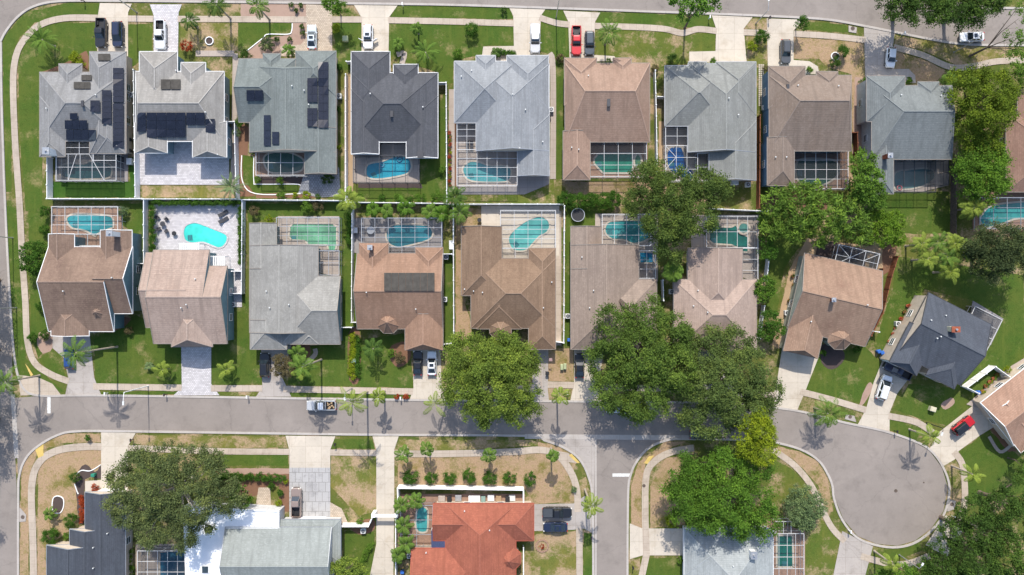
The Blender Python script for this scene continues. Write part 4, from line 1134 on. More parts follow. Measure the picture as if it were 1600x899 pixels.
def crown_points(blobs, cl_r, dens, leaf, flat=0.62, cls=1.0):
    """blobs: (x, y, z, r) in metres. clumps on the blob surfaces, leaves through each clump"""
    Cs = []; Ts = []
    for (x, y, z, r) in blobs:
        bt = rng.normal(0, 0.06) if len(blobs) > 2 else 0
        nc = int(max(4, cls * 4.6 * (r / cl_r) ** 2))
        d = rng.normal(size=(nc, 3)); d /= np.linalg.norm(d, axis=1)[:, None]
        d[:, 2] = np.where(d[:, 2] < -0.25, -d[:, 2], d[:, 2])
        rad = r * rng.uniform(0.5, 1.1, nc) ** 0.6
        cc = np.array([x, y, z]) + d * rad[:, None] * np.array([1, 1, flat])
        cr_ = cl_r * rng.uniform(0.55, 1.25, nc)
        ct = rng.normal(0.5, 0.2, nc) + bt
        for k in range(nc):
            nl = int(dens * cr_[k] ** 2 / leaf ** 2)
            q = rng.normal(size=(nl, 3)) * 0.36
            q[:, 2] *= 0.75
            Cs.append(cc[k] + q * cr_[k]); Ts.append(np.full(nl, ct[k]) + rng.normal(0, 0.13, nl))
    return np.concatenate(Cs), np.concatenate(Ts)

F_oak = foliage('leaf_oak', lin((126, 150, 64), .66), spread=0.5)
F_dark = foliage('leaf_dark', lin((80, 110, 48), .64), spread=0.5)
F_olive = foliage('leaf_olive', lin((114, 130, 80), .62), spread=0.45)
F_bright = foliage('leaf_bright', lin((98, 138, 50), .63), spread=0.45)
F_yellow = foliage('leaf_yellow', lin((146, 166, 44), .62), spread=0.4)
F_lime = foliage('leaf_lime', lin((108, 146, 56), .60), spread=0.4)
F_hedge = foliage('leaf_hedge', lin((80, 120, 44), .62), spread=0.45)
F_palm = foliage('frond_green', lin((112, 146, 64), .64), spread=0.4, trans=0.3)
F_palmy = foliage('frond_yellow', lin((150, 172, 76), .62), spread=0.35, trans=0.3)
F_palmd = foliage('frond_dark', lin((90, 122, 58), .62), spread=0.4, trans=0.3)
F_red = foliage('leaf_red', lin((170, 78, 46), .7), spread=0.4)
F_sage = foliage('leaf_sage', lin((122, 146, 98), .64), spread=0.4)
F_brown = foliage('leaf_brown', lin((120, 112, 80), .62), spread=0.4)

def limbs(base, tips, r0, fork=0.42):
    m = MB(); b = Vector(base)
    top = sum((Vector(t) for t in tips), Vector()) / len(tips); fk = b.lerp(top, fork); fk.x = b.x + (top.x - b.x) * .3; fk.y = b.y + (top.y - b.y) * .3
    m.tube([b - Vector((0, 0, .1)), b.lerp(fk, .1), b.lerp(fk, .55), fk], [r0 * 1.5, r0 * 1.1, r0 * .9, r0 * .8], 10)
    for t in tips:
        t = Vector(t); mid = fk.lerp(t, .5) + Vector((random.uniform(-.5, .5), random.uniform(-.5, .5), random.uniform(0, .5)))
        m.tube([fk, mid, t], [r0 * .55, r0 * .34, r0 * .1], 7)
        for k in range(3):
            q = mid.lerp(t, random.uniform(0, .8)); e = q + Vector((random.uniform(-1.6, 1.6), random.uniform(-1.6, 1.6), random.uniform(.3, 1.3)))
            m.tube([q, e], [r0 * .18, r0 * .05], 5)
    return m
def tree(name, label, blobs, mat, leaf=0.32, cl=1.35, dens=7.5, cls=1.15, r0=0.35, group=None, cat='tree', flat=0.62, bark=None, base=None):
    """blobs: (px, py, radius px, z) clumped masses of the crown"""
    B = []
    for x, y, r, z in blobs:
        p = W(x, y, z); B.append((p.x, p.y, z, r * (H - z) / H * U))
    A = sum(b[3] ** 2 for b in B)
    c = base or (sum(b[0] * b[3] ** 2 for b in B) / A, sum(b[1] * b[3] ** 2 for b in B) / A, 0)
    root = thing(name, label, cat, c, group)
    P, T = crown_points(B, cl, dens, leaf, flat, cls)
    P[:, 2] = np.maximum(P[:, 2], 0.12)
    v, t = leaves(P, leaf, T, asp=.22 if 'bamboo' in name else .55)
    leafmesh('crown', v, t, mat, root, c)
    m = limbs(c, [(b[0], b[1], b[2] + b[3] * .25) for b in B] if len(B) > 1 else [(B[0][0] + a, B[0][1] + e, B[0][2]) for a, e in ((.4 * B[0][3], 0), (-.4 * B[0][3], .2), (0, -.4 * B[0][3]), (0, .4 * B[0][3]))], r0)
    place(m, 'trunk', bark or M_trunk, root)
    return root
def shrub(label, x, y, r, mat=None, z=None, name='shrub', group=None, leaf=0.16, cl=None, flat=0.9, cat='shrub'):
    rr = r * U; z = z or rr * .75; p = W(x, y, z)
    root = thing(name, label, cat, (p.x, p.y, 0), group)
    P, T = crown_points([(p.x, p.y, z, rr * .82)], cl or max(.22, rr * .36), 12, leaf, flat, 1.1)
    P[:, 2] = np.maximum(P[:, 2], 0.08)
    v, t = leaves(P, leaf, T); leafmesh('foliage', v, t, mat or F_hedge, root, (p.x, p.y, 0))
    m = MB()
    for k in range(4):
        a = k * 1.57 + .4; m.tube([(p.x, p.y, 0), (p.x + math.cos(a) * rr * .4, p.y + math.sin(a) * rr * .4, z)], [.05, .02], 5)
    place(m, 'stem', M_trunk, root)
    return root
def hedge(label, x0, y0, x1, y1, wpx, h, mat, leaf=0.17):
    a = W(x0, y0, h); b = W(x1, y1, h); L = (b - a).length; n = max(2, int(L / (wpx * U * .55)))
    root = thing('hedge', label, 'hedge', ((a.x + b.x) / 2, (a.y + b.y) / 2, 0))
    B = [(a.x + (b.x - a.x) * i / (n - 1), a.y + (b.y - a.y) * i / (n - 1), h * .55, wpx * U * .5) for i in range(n)]
    P, T = crown_points(B, .5, 11.0, leaf, .9, 1.1); P[:, 2] = np.clip(P[:, 2] * (h / (h * .55 + wpx * U * .45)), .08, None)
    v, t = leaves(P, leaf, T); leafmesh('foliage', v, t, mat, root, root.location)
    m = MB()
    for i in range(0, n, 2): m.tube([(B[i][0], B[i][1], 0), (B[i][0], B[i][1], h * .6)], [.05, .03], 5)
    place(m, 'stem', M_trunk, root)
    return root

def frond_mesh(o, az, L, el, droop, lw, ll, pairs, fold=0.5, tint=0.5, start=0.18):
    """one feather frond: rachis quads + leaflet quads -> list of quads (n,4,3) and tints"""
    ts = np.linspace(0, 1, pairs + 1)
    e = el - droop * ts ** 1.25
    step = L / pairs
    hx = np.cumsum(np.cos(e) * step); hz = np.cumsum(np.sin(e) * step)
    P = np.stack([o[0] + hx * math.cos(az), o[1] + hx * math.sin(az), o[2] + hz], 1)
    side = np.array([-math.sin(az), math.cos(az), 0.0])
    Q = []; T = []
    for i in range(pairs):
        d = P[i + 1] - P[i]; d /= np.linalg.norm(d); up = np.cross(d, side); up *= -1 if up[2] < 0 else 1
        w = 0.05 * (1 - .8 * i / pairs) + .012
        Q.append([P[i] - side * w, P[i] + side * w, P[i + 1] + side * w * .8, P[i + 1] - side * w * .8]); T.append(0.75)
        t = ts[i + 1]
        if t < start: continue
        l = ll * (math.sin(math.pi * (0.12 + 0.83 * t)) ** .6)
        for s in (-1, 1):
            dr = side * s * 1.0 + d * .55 + up * (.25 - fold * .9 + rng.normal(0, .12)); dr /= np.linalg.norm(dr)
            a = P[i + 1]; tip = a + dr * l + np.array([0, 0, -.18 * l]); mid = a + dr * l * .5
            Q.append([a, mid + d * lw, tip, mid - d * lw]); T.append(tint + rng.normal(0, .1))
    return Q, T
def palm(label, bx, by, h, n=15, L=2.9, mat=None, lean=(0, 0), name='palm_tree', cat='palm', group=None, tr=0.17, lw=.085, ll=.62, pairs=15, droop=1.5, el=(1.15, -.25), crown=None, bark=None, seed=None):
    """(bx, by): pixel of the trunk foot on the ground, or crown=(px,py) seen crown centre"""
    if crown is not None:
        p = W(crown[0], crown[1], h); b = Vector((p.x - lean[0], p.y - lean[1], 0)); top = Vector((p.x, p.y, h))
    else:
        b = W(bx, by, 0); top = Vector((b.x + lean[0], b.y + lean[1], h))
    root = thing(name, label, cat, b, group)
    Q = []; T = []; ph = rng.uniform(0, 6.28)
    for i in range(n):
        az = ph + i * 2.399963; u = i / max(1, n - 1)
        e = el[0] + (el[1] - el[0]) * u + rng.normal(0, .08)
        q, t = frond_mesh((top.x, top.y, top.z), az, L * rng.uniform(.72, 1.15) * (0.8 + .2 * min(1, u * 2.5)), e, droop * rng.uniform(.8, 1.15), lw, ll, pairs, tint=0.62 - .3 * u)
        Q += q; T += t
    V = np.array(Q, dtype=float).reshape(-1, 3)
    leafmesh('crown', V, np.repeat(np.clip(T, 0, 1), 4), mat or F_palm, root, b)
    m = MB(); mid = b.lerp(top, .5) + Vector((lean[0] * -.06, 0, 0))
    if h > .7:
        m.tube([b - Vector((0, 0, .05)), b.lerp(mid, .12), mid, top.lerp(mid, .12), top], [tr * 1.6, tr * 1.15, tr * .95, tr * .85, tr * .9], 9)
    else: m.tube([b - Vector((0, 0, .05)), top], [tr * 1.4, tr], 8)
    place(m, 'trunk', bark or M_ptrunk, root)
    return root

# --- big trees
tree('oak_tree', 'round yellow-green street oak in front of the mottled brown house',
     [(738,556,42,7),(790,556,40,7.2),(722,600,34,6.4),(768,612,44,7.4),(815,600,32,6.6),(765,578,42,8.4),(810,560,32,6.5),(832,640,16,6),(800,645,26,5.6),(745,640,28,5.6)], F_oak, r0=.42)
tree('oak_tree', 'largest spreading oak, overhanging the mushroom-grey house and the street',
     [(965,520,40,8),(1010,500,34,8.5),(1050,520,32,8),(950,565,34,7),(1000,560,44,9.5),(1050,575,40,9),(960,605,38,7),(1010,615,40,7.5),(1060,540,30,7),(990,640,22,5.5)], foliage('leaf_oak_deep', lin((102, 130, 58), .63), spread=.5), r0=.55)
tree('oak_tree', 'dense grey-green oak overhanging the street right beside the largest oak',
     [(1100,560,34,7.5),(1120,600,42,9),(1165,580,36,8),(1190,610,32,7),(1150,630,40,8),(1110,650,36,7),(1175,640,30,6.5),(1085,600,30,7.5),(1110,530,24,6.5),(1150,540,28,6),(1080,640,26,6)], foliage('leaf_oak_grey', lin((106, 128, 68), .63), spread=.5), r0=.5)
tree('yellow_tree', 'small yellow-green leaved tree squeezed between two dark oaks by the street corner', [(1180,672,26,9.5),(1168,696,24,8.8),(1190,704,24,9),(1184,655,16,9.5),(1196,680,18,9)], F_yellow, leaf=.3, cl=.8)
tree('shade_tree', 'wide bright green tree overhanging the ice-blue roof at the bottom',
     [(1080,745,36,6.5),(1130,735,38,7),(1175,740,30,6.5),(1080,785,38,7),(1130,790,44,8.5),(1180,785,34,7),(1195,815,24,6),(1150,822,26,6),(1100,810,26,6),(1060,760,22,6)], F_bright, r0=.42)
tree('small_tree', 'lone round grey-green tree on the lawn beside the turning circle', [(1252,775,20,3.4),(1268,790,22,3.6),(1255,805,22,3.4),(1243,790,18,3.3),(1262,812,14,3)], F_sage, leaf=.26, cl=.7, r0=.2)
tree('oak_tree', 'sprawling olive green tree behind the tan brown and stone-grey houses',
     [(1010,290,30,7),(1050,300,38,8),(1100,300,34,7.5),(1040,345,36,8),(1085,335,36,8),(1125,300,18,6.5),(1050,385,24,7),(1000,320,24,6.5),(1060,355,26,8),(1020,270,20,6)], foliage('leaf_oak_mid', lin((100, 124, 60), .60), spread=.5), r0=.4)
tree('bamboo_clump', 'feathery light green bamboo mass behind the tilted brown house',
     [(1215,320,26,5.5),(1250,322,34,6.5),(1290,330,34,6.5),(1325,340,26,5.5),(1240,350,28,5.5),(1285,360,26,5),(1205,355,18,5),(1340,360,20,5),(1262,300,20,5)], foliage('leaf_bamboo', lin((110, 144, 58), .62), spread=.55), leaf=.85, cl=1.0, dens=16, r0=.16, cat='bamboo')
tree('ficus_tree', 'light green upright tree between the taupe and slate two-storey houses', [(1348,255,22,6),(1352,280,26,6.5),(1360,305,24,5.5),(1342,300,20,5)], F_lime, leaf=.4, cl=.8, r0=.2)
tree('shade_tree', 'tall bright-topped tree right of the slate-grey house', [(1520,130,28,8),(1555,140,28,8),(1535,170,34,9),(1510,175,20,7),(1560,180,26,7.5),(1540,200,26,7),(1505,150,22,7.5),(1570,150,20,8),(1515,212,22,6.5),(1545,225,22,6.5),(1500,120,16,7)], foliage('leaf_gold', lin((114, 138, 44), .62), spread=.5), r0=.38)
tree('shade_tree', 'rounded mid green tree just below the tall bright-topped one', [(1520,262,28,6.5),(1550,260,26,6.5),(1535,285,26,6),(1560,285,18,5.5),(1528,240,24,6),(1508,268,20,6),(1548,248,22,6.4),(1515,295,18,5.5),(1545,300,18,5.5)], foliage('leaf_fern', lin((100, 140, 48), .64), spread=.45), r0=.34)
tree('shade_tree', 'left one of the two dark trees over the upper right road', [(1405,6,26,8),(1440,14,28,8),(1425,-12,26,8),(1470,18,26,8),(1458,-10,26,8.5),(1385,-8,22,8)], F_dark, r0=.4)
tree('shade_tree', 'right one of the two dark trees over the upper right road', [(1495,8,28,8.5),(1530,10,28,8),(1512,24,22,7.5),(1548,-6,24,8),(1510,-14,26,8.5)], F_dark, r0=.4)
tree('sparse_tree', 'thin airy tree leaning in at the top right corner above the pavement', [(1590,30,14,9),(1582,60,16,9),(1598,80,16,9),(1575,85,12,8.5),(1592,8,10,9)], F_lime, leaf=.3, cl=.9, cls=.45, r0=.22, base=tuple(W(1515,88)))
tree('magnolia_tree', 'very dark glossy tree at the right edge below the screened pool', [(1530,380,26,7),(1565,375,30,8),(1598,385,24,7),(1545,410,28,7),(1585,412,26,7),(1520,405,16,6),(1560,395,26,8.5)], foliage('leaf_glossy', lin((80, 96, 60), .64), spread=.55), r0=.4)
for lab, bl in (
 ('dark evergreen at the lower right corner, the one touching the turning circle pavement', [(1490,830,26,7),(1520,800,28,8),(1540,835,30,8),(1475,860,24,6.5)]),
 ('dark evergreen at the right edge below the turning circle front lawn', [(1560,790,28,8.5),(1592,775,24,8),(1585,815,30,9),(1600,745,14,7)]),
 ('dark evergreen in the bottom right corner of the picture', [(1530,880,32,8.5),(1575,865,34,9),(1600,895,30,8),(1550,905,28,8)]),
 ('dark evergreen at the bottom edge left of the corner trees', [(1480,895,26,7),(1455,905,22,6),(1500,915,24,7)])):
    tree('evergreen_tree', lab, bl, F_dark, r0=.38, cl=1.0)
tree('shade_tree', 'bright green low tree at the bottom edge below the turning circle', [(1410,897,20,4.5),(1440,890,18,4.5),(1380,905,16,4)], F_bright, leaf=.3, cl=.8, r0=.2)
tree('live_oak', 'sparse grey-green live oak with pale branches over the white flat roof',
     [(225,725,30,8),(275,722,34,9),(320,740,32,8.5),(360,775,26,7),(205,765,30,8),(250,770,36,10),(300,785,34,9.5),(205,805,26,7.5),(240,825,28,8),(285,830,28,8),(330,715,20,7.5),(320,820,14,7),(190,745,20,7),(180,790,14,7)], F_olive, leaf=.3, cl=1.2, cls=1.3, dens=7.5, r0=.5, bark=plain('pale_bark', lin((200, 190, 176)), .9, var=.2))
tree('street_tree', 'tall thin-crowned tree with glossy clusters beside the top road', [(1060,6,15,11.5),(1082,0,15,12.5),(1102,8,14,12.5),(1114,-6,12,12.5),(1068,24,11,11),(1118,10,8,12),(1092,18,10,12),(1050,-4,10,12)], foliage('leaf_loquat', lin((108, 150, 58), .66), spread=.5), leaf=.4, cl=.8, cls=.95, r0=.2, base=tuple(W(1070,44)))
tree('street_tree', 'light green tree at the edge of the top road between two paved driveways', [(522,8,14,5),(534,14,10,4.6),(512,6,9,4.6)], F_bright, leaf=.26, cl=.6, r0=.12)
tree('street_tree', 'dark green tree in the verge above the driveway of the taupe house', [(1253,38,10,3),(1256,32,6,3.6)], F_hedge, leaf=.24, cl=.5, r0=.1)
tree('garden_tree', 'broad round green tree over the left pavement beside the brown corner house', [(46,395,15,3.6),(58,408,16,3.8),(42,412,12,3.2),(62,388,12,3.4),(55,420,12,3)], F_hedge, leaf=.26, cl=.6, r0=.18)
tree('garden_tree', 'brown-green bushy tree in front of the cloud-grey house', [(440,565,13,3),(448,575,14,3.2),(436,578,11,2.8)], F_brown, leaf=.24, cl=.55, r0=.14)
tree('garden_tree', 'leafy green tree left of the tilted brown house', [(1195,445,14,3.2),(1190,460,12,3),(1202,455,10,3)], F_bright, leaf=.28, cl=.6, r0=.14)
tree('garden_tree', 'dark rounded tree by the garage corner of the tilted brown house', [(1204,500,16,3.4),(1212,515,14,3.2),(1196,520,14,3)], F_hedge, leaf=.28, cl=.6, r0=.14)
tree('garden_tree', 'narrow dark tree strip along the fence right of the pinkish beige house', [(1195,375,13,3.6),(1200,395,13,3.4),(1196,350,12,3.6)], F_hedge, leaf=.3, cl=.6, r0=.14)
tree('garden_tree', 'low green bush mass below the bamboo at the end of the lawn', [(1385,362,22,3.4),(1370,345,18,3.2),(1398,345,16,3),(1400,372,14,3),(1362,368,14,3)], foliage('leaf_moss', lin((110, 146, 46), .64), spread=.4), leaf=.3, cl=.7, r0=.14)
tree('garden_tree', 'small light tree among the bushes of the top right house front', [(1588,110,14,4),(1600,125,12,4)], F_lime, leaf=.3, cl=.6, r0=.12)
tree('garden_tree', 'dark green tree behind the raised hedge near the bottom centre', [(545,888,20,4.5),(525,896,16,4),(562,896,16,4)], F_oak, leaf=.28, cl=.6, r0=.18)
tree('garden_tree', 'bushy tree against the left edge of the white flat roof', [(372,770,14,3.4),(385,785,10,3)], F_bright, leaf=.26, cl=.55, r0=.14)
tree('garden_tree', 'shaggy green tree at the right edge of the turning circle front lawn', [(1595,730,12,4),(1604,715,10,4)], F_dark, leaf=.28, cl=.6, r0=.14)

# --- hedges
hedge('thick green hedge along the back fence behind the tan brown house', 884,312,960,312,26,2.4,F_hedge)
hedge('clipped hedge in front of the white flat roofed house', 340,745,438,747,11,1.4,F_hedge)
hedge('tall hedge along the back wall of the paver terrace', 240,316,372,317,7,1.7,F_hedge)
hedge('narrow hedge down the left wall of the paver terrace', 236,324,236,392,8,1.6,F_hedge)
hedge('narrow hedge down the right wall of the paver terrace', 375,325,375,412,5,1.6,F_hedge)
hedge('dark strip of shrubs between the cloud-grey house and its right fence', 546,335,544,380,6,1.2,F_hedge)
hedge('yellow-green flowering border beside the cloud-grey house front lawn', 551,525,549,588,10,.9,F_yellow)
hedge('low dark green planting strip beside the yellow-green border', 559,528,558,588,6,.7,F_hedge)
hedge('rust coloured croton border left of the stepped-gable house', 127,778,127,812,8,1.0,F_red)
hedge('curved low green hedge left of the long bottom driveway', 578,852,560,890,8,1.0,F_lime)
hedge('row of green plants between the stepped-gable house and the large enclosure', 201,862,201,960,8,1.2,F_lime)
hedge('small clipped hedge at the garage corner of the pale blue-grey house', 778,82,802,82,5,.8,F_hedge)

# --- shrub rows and single shrubs
for i, (x, y, r) in enumerate([(641,745,13),(673,746,11),(702,747,11),(733,743,12),(765,747,12),(796,747,11),(828,747,12)]):
    shrub('%s round green shrub from the left above the white garden wall' % ORD[i], x, y, r, F_hedge, name='round_shrub', group='round shrubs above the white garden wall', leaf=.2)
for i, (x, y, r, mt) in enumerate([(563,310,8,F_lime),(597,311,7,F_hedge),(623,310,9,F_lime),(641,312,5,F_hedge),(658,310,10,F_lime),(683,308,10,F_lime)]):
    shrub('%s clipped shrub from the left behind the charcoal roofed house' % ORD[i], x, y, r, mt, name='round_shrub', group='clipped shrubs along the back fence', leaf=.15)
for i, (x, y, r, mt) in enumerate([(455,8,4.5,F_dark),(470,9,4.5,F_dark),(463,17,4.5,F_dark),(472,42,4.5,F_dark),(473,52,4.5,F_dark),(433,62,4.5,F_dark),(452,62,4.5,F_dark)]):
    shrub('%s dark clipped ball shrub of the gravel garden, counted from the road down' % ORD[i], x, y, r, mt, name='ball_shrub', group='ball shrubs in the gravel garden', leaf=.13)
for i, (x, y, r, mt) in enumerate([(462,305,5,F_yellow),(480,306,8,F_yellow),(440,307,8,F_lime),(497,308,5,F_hedge)]):
    shrub('%s yellow-green bush from the left in the back border of the sage-grey house' % ['second','third','first','fourth'][i], x, y, r, mt, group='bushes in the back border')
for lab, x, y, r, mt in [
 ('large round dark green shrub alone on the wide north front lawn', 736,46,13,F_hedge),
 ('yellow-green ball shrub beside the paved driveway near the top road', 525,45,8,F_yellow),
 ('yellow ball shrub left of the taupe house driveway', 1176,73,9,F_yellow),
 ('yellow-green shrub heap at the front corner of the ash-grey house', 118,90,10,F_yellow),
 ('bright green shrub next to the yellow heap at the ash-grey house', 128,100,9,F_yellow),
 ('dark round bush at the top left corner of the sage-grey house', 384,88,11,F_dark),
 ('red-leaved bush at the garage corner of the pale grey two-storey house', 293,72,10,F_red),
 ('green ball shrub left of the sage-grey house, upper one', 373,193,8,F_hedge),
 ('pale round bush left of the sage-grey house, lower one', 370,208,7,F_sage),
 ('dark green bush behind the sage-grey house patio', 512,279,10,F_dark),
 ('bush at the left corner of the small pool lawn of the sage-grey house', 394,237,5,F_dark),
 ('light bush at the lower left corner of the murky green pool', 403,281,6,F_lime),
 ('green bush below the murky green pool enclosure', 437,283,7,F_lime),
 ('olive bush beside the turquoise pool enclosure of the corner house', 193,331,9,F_sage),
 ('green bushes left of the turquoise pool enclosure, upper one', 72,330,11,F_hedge),
 ('green bushes left of the turquoise pool enclosure, lower one', 70,360,9,F_hedge),
 ('bright green bush on the teal wall side of the brown corner house', 211,452,12,F_bright),
 ('dark bush at the left wall of the brown corner house', 64,478,9,F_hedge),
 ('spiky dark bush above the curved corner pavement', 52,527,9,F_hedge),
 ('round dark bush near the driveway start of the brown corner house', 71,523,9,F_dark),
 ('small brown bush in the mulch circle on the big front lawn', 201,517,7,F_brown),
 ('leafy bush behind the pale green pool near the back fence', 480,322,10,F_lime),
 ('reddish bush at the back fence of the pale green pool', 497,323,9,F_brown),
 ('lime bush near the roof corner of the cloud-grey house', 420,343,7,F_yellow),
 ('grey-green bush in the back corner of the cloud-grey house yard', 397,330,9,F_brown),
 ('flowering reddish bush in front of the orange-brown house', 626,560,10,F_brown),
 ('green bush by the front bay of the orange-brown house', 613,552,7,F_lime),
 ('red-leaved plant ring at the kerb right of the crossing palms, left half', 620,620,5,F_red),
 ('red-leaved plant ring at the kerb, right half beside the driveway', 634,620,5,F_red),
 ('big leafy bush left of the stepped-gable house, upper one', 111,813,12,F_hedge),
 ('big leafy bush left of the stepped-gable house, lower one', 79,838,15,F_hedge),
 ('small green bush above the lower stepped gable', 104,838,6,F_lime),
 ('fan shaped dark bush at the top of the dark mulch bed', 118,745,9,F_dark),
 ('rust brown bush at the garage of the stepped-gable house', 149,763,7,F_red),
 ('small bush on the dry verge by the curved kerb', 138,684,6,F_hedge),
 ('yellow bush at the end of the clipped hedge by the stone driveway', 447,752,5,F_yellow),
 ('green bush between the flagstone path and the stone driveway', 438,770,6,F_hedge),
 ('yellow-green plant lower between path and stone driveway', 436,786,6,F_yellow),
 ('green bush at the path head below the clipped hedge', 425,759,6,F_hedge),
 ('red bush at the left end of the clipped hedge', 341,738,6,F_red),
 ('green bush in the round bed above the gate pillars', 563,815,7,F_lime),
 ('yellow-green spiky bush at the garage of the ice-blue roofed house', 1048,813,12,F_yellow),
 ('bush beside the front walk of the ice-blue roofed house', 1063,875,6,F_lime),
 ('green bush at the front entry of the tan brown house', 951,97,6,F_bright),
 ('thin pale bush on the side lawn near the tan brown house corner', 876,92,8,F_brown),
 ('dark low bush under the tall tree shadow at the stone-grey house', 1052,95,11,F_dark),
 ('green bush at the front entry of the stone-grey house', 1112,98,8,F_bright),
 ('green bush at the front entry of the taupe house', 1264,110,6,F_lime),
 ('dark leafy bush with the white planter on the dry front lawn', 1315,82,12,F_hedge),
 ('second dark bush just below the one with the white planter', 1304,98,9,F_dark),
 ('bush at the left front corner of the slate-grey house', 1351,128,9,F_hedge),
 ('green bush at the front entry of the slate-grey house', 1420,126,6,F_bright),
 ('dark bush beside the yellow one in the taupe house bed', 1190,58,12,F_hedge),
 ('brown bush in the strip left of the taupe house', 1196,108,6,F_brown),
 ('olive bush on the driveway island of the red roofed house front', 897,765,5,F_sage),
 ('dark bush at the right front corner of the tilted brown house', 1338,545,7,F_hedge),
 ('yellow bush beside the white fenced side yard at the right edge', 1574,578,6,F_yellow),
 ('dark shrub by the tilted house entry bay', 1286,552,6,F_hedge),
 ('green shrub right of the red car house front door at the right edge', 1578,680,8,F_hedge),
 ('bright shrub in the corner between roof and side lawn near the tan brown pool', 1012,330,8,F_olive),
 ('green plant at the left foot of the pale blue-grey house side path', 691,266,7,F_lime),
 ('round bush on the top verge near the pale blue-grey house', 788,17,6,F_dark),
 ('palm-like bush at the left corner of the pale blue-grey house', 716,85,9,F_bright),
 ('brown bush at the fence corner by the tan brown house', 1023,108,7,F_brown),
 ('green bush left of the red roofed house at the lower driveway', 622,875,8,F_hedge),
 ('yellow flower bush in the side strip right of the sage-grey house', 530,230,5,F_yellow),
 ('green bush in the side strip right of the sage-grey house', 529,170,5,F_hedge),
 ('small bush at the top of the side strip by the sage-grey house', 530,105,6,F_hedge)]:
    shrub(lab, x, y, r, mt)

# --- palms
palm('tall queen palm at the left picture edge above the crossing', 61.5,587,9, L=3.2, mat=F_palm, lean=(0,0))
palm('tall queen palm in front of the brown corner house, crown over its driveway', 183,542,12.5, n=16, L=3.4)
palm('tall palm with its white trunk base on the lawn before the cloud-grey house', 502,562,12, n=13, L=2.7, mat=F_palm)
palm('tall palm with fronds over the street beside the silver pickup', 574,612,13, n=11, L=3.2, mat=F_palmy)
palm('short palm at the kerb just left of the red plant ring', 601,611,6.5, n=10, L=2.0, mat=F_palmy)
palm('pale banana-like palm left of the round street oak', 703,605,6.5, n=7, L=3.0, mat=F_palmy, lean=(-2.2,-2.2))
palm('palm at the kerb between the round street oak and the big oaks', 870,606,9.5, n=9, L=2.1, mat=F_palmy)
palm('small young palm on the big front lawn near the paver driveway', 0,0,2.6, n=11, L=2.2, crown=(254,578), mat=F_palmy)
palm('small young palm on the lawn right of the paver driveway', 0,0,2.4, n=11, L=2.0, crown=(354,578), mat=F_palmy)
palm('young palm on the front lawn of the orange-brown house', 0,0,4.2, n=13, L=2.5, crown=(583,545), mat=F_palmd)
palm('feathery palm at the entry walk of the cloud-grey house', 0,0,3.4, n=12, L=2.2, crown=(465,552), mat=F_palm)
palm('tall lime palm at the turning circle kerb beside the red car driveway', 1421,671,6.5, n=11, L=2.7, mat=F_palmy)
palm('leaning lime palm lower down the turning circle, on the right lawn verge', 1487,728,6, n=9, L=2.4, mat=F_palmy)
palm('bushy queen palm over the kerb at the mouth of the turning circle', 1273,638,5.5, n=20, L=3.5, mat=F_palm, tr=.25, ll=.8)
palm('lime palm at the bottom edge below the turning circle', 1366,861,6.4, n=9, L=2.2, mat=F_palmy)
palm('tall palm over the bottom kerb at the right driveway of the turning circle', 1502,811,7.5, n=12, L=2.2, mat=F_palmd)
palm('sago-like palm on the lawn inside the top left street bend', 0,0,3.6, n=22, L=3.1, crown=(66,62), mat=F_palm, ll=.5, droop=1.0)
palm('leaning palm in the verge above the gravel garden', 0,0,6.5, n=12, L=2.6, crown=(402,10), mat=F_palm)
palm('dark palm in the verge left of the gravel garden', 0,0,6.5, n=14, L=2.9, crown=(338,8), mat=F_palmd)
palm('thin young palm on the left front lawn of the north row', 0,0,3.4, n=10, L=2.1, crown=(296,32), mat=F_palmd)
palm('spiky open palm in the front garden of the sage-grey house, left one', 0,0,2.2, n=14, L=1.7, crown=(416,68), mat=F_olive, ll=.4)
palm('spiky open palm in the front garden of the sage-grey house, right one', 0,0,2.2, n=12, L=1.5, crown=(451,78), mat=F_bright, ll=.4)
palm('small fan palm near the sidewalk of the charcoal roofed house', 0,0,2.8, n=16, L=1.4, crown=(651,44), mat=F_palm, ll=.4)
palm('large spreading palm on the front lawn of the charcoal roofed house', 0,0,3.2, n=15, L=3.2, crown=(665,82), mat=F_palm, ll=.45)
palm('low fan palm beside the driveway of the charcoal roofed house', 0,0,1.6, n=14, L=1.5, crown=(622,68), mat=F_palm, ll=.4)
palm('low fan palm at the lawn corner of the pale blue-grey house', 0,0,1.6, n=14, L=1.4, crown=(776,82), mat=F_palmd, ll=.4)
palm('queen palm in front of the tan brown house', 0,0,6.0, n=16, L=2.9, crown=(952,52), mat=F_palm)
palm('palm overhanging the back fence at the left of the charcoal roofed house yard', 0,0,5.0, n=15, L=3.1, crown=(545,312), mat=F_palmy, ll=.8, lw=.12)
palm('starry pale green palm over the fence corner of the paver terrace', 0,0,3.4, n=22, L=2.8, crown=(362,292), mat=F_sage, ll=.35, droop=.7)
palm('dark palm on the fence line between the charcoal and blue-grey yards, upper one', 0,0,5.2, n=16, L=2.5, crown=(710,308), mat=F_palmd, ll=.7)
palm('dark palm on the fence line between the charcoal and blue-grey yards, lower one', 0,0,5.0, n=15, L=2.3, crown=(718,332), mat=F_palm, ll=.7)
for i, (x, y, L) in enumerate([(582,328,1.7),(605,330,1.5),(632,325,2.2),(672,332,2.0),(690,334,2.3)]):
    palm('%s young palm from the left along the back fence of the orange-brown house' % ORD[i], 0,0,2.8, n=12, L=L, crown=(x,y), mat=F_palm if i % 2 else F_bright, group='young palms behind the orange-brown house')
palm('fan palm squeezed between the screened bay and the pinkish beige house', 0,0,5, n=24, L=2.2, crown=(1052,425), mat=F_palm, ll=.8, lw=.12)
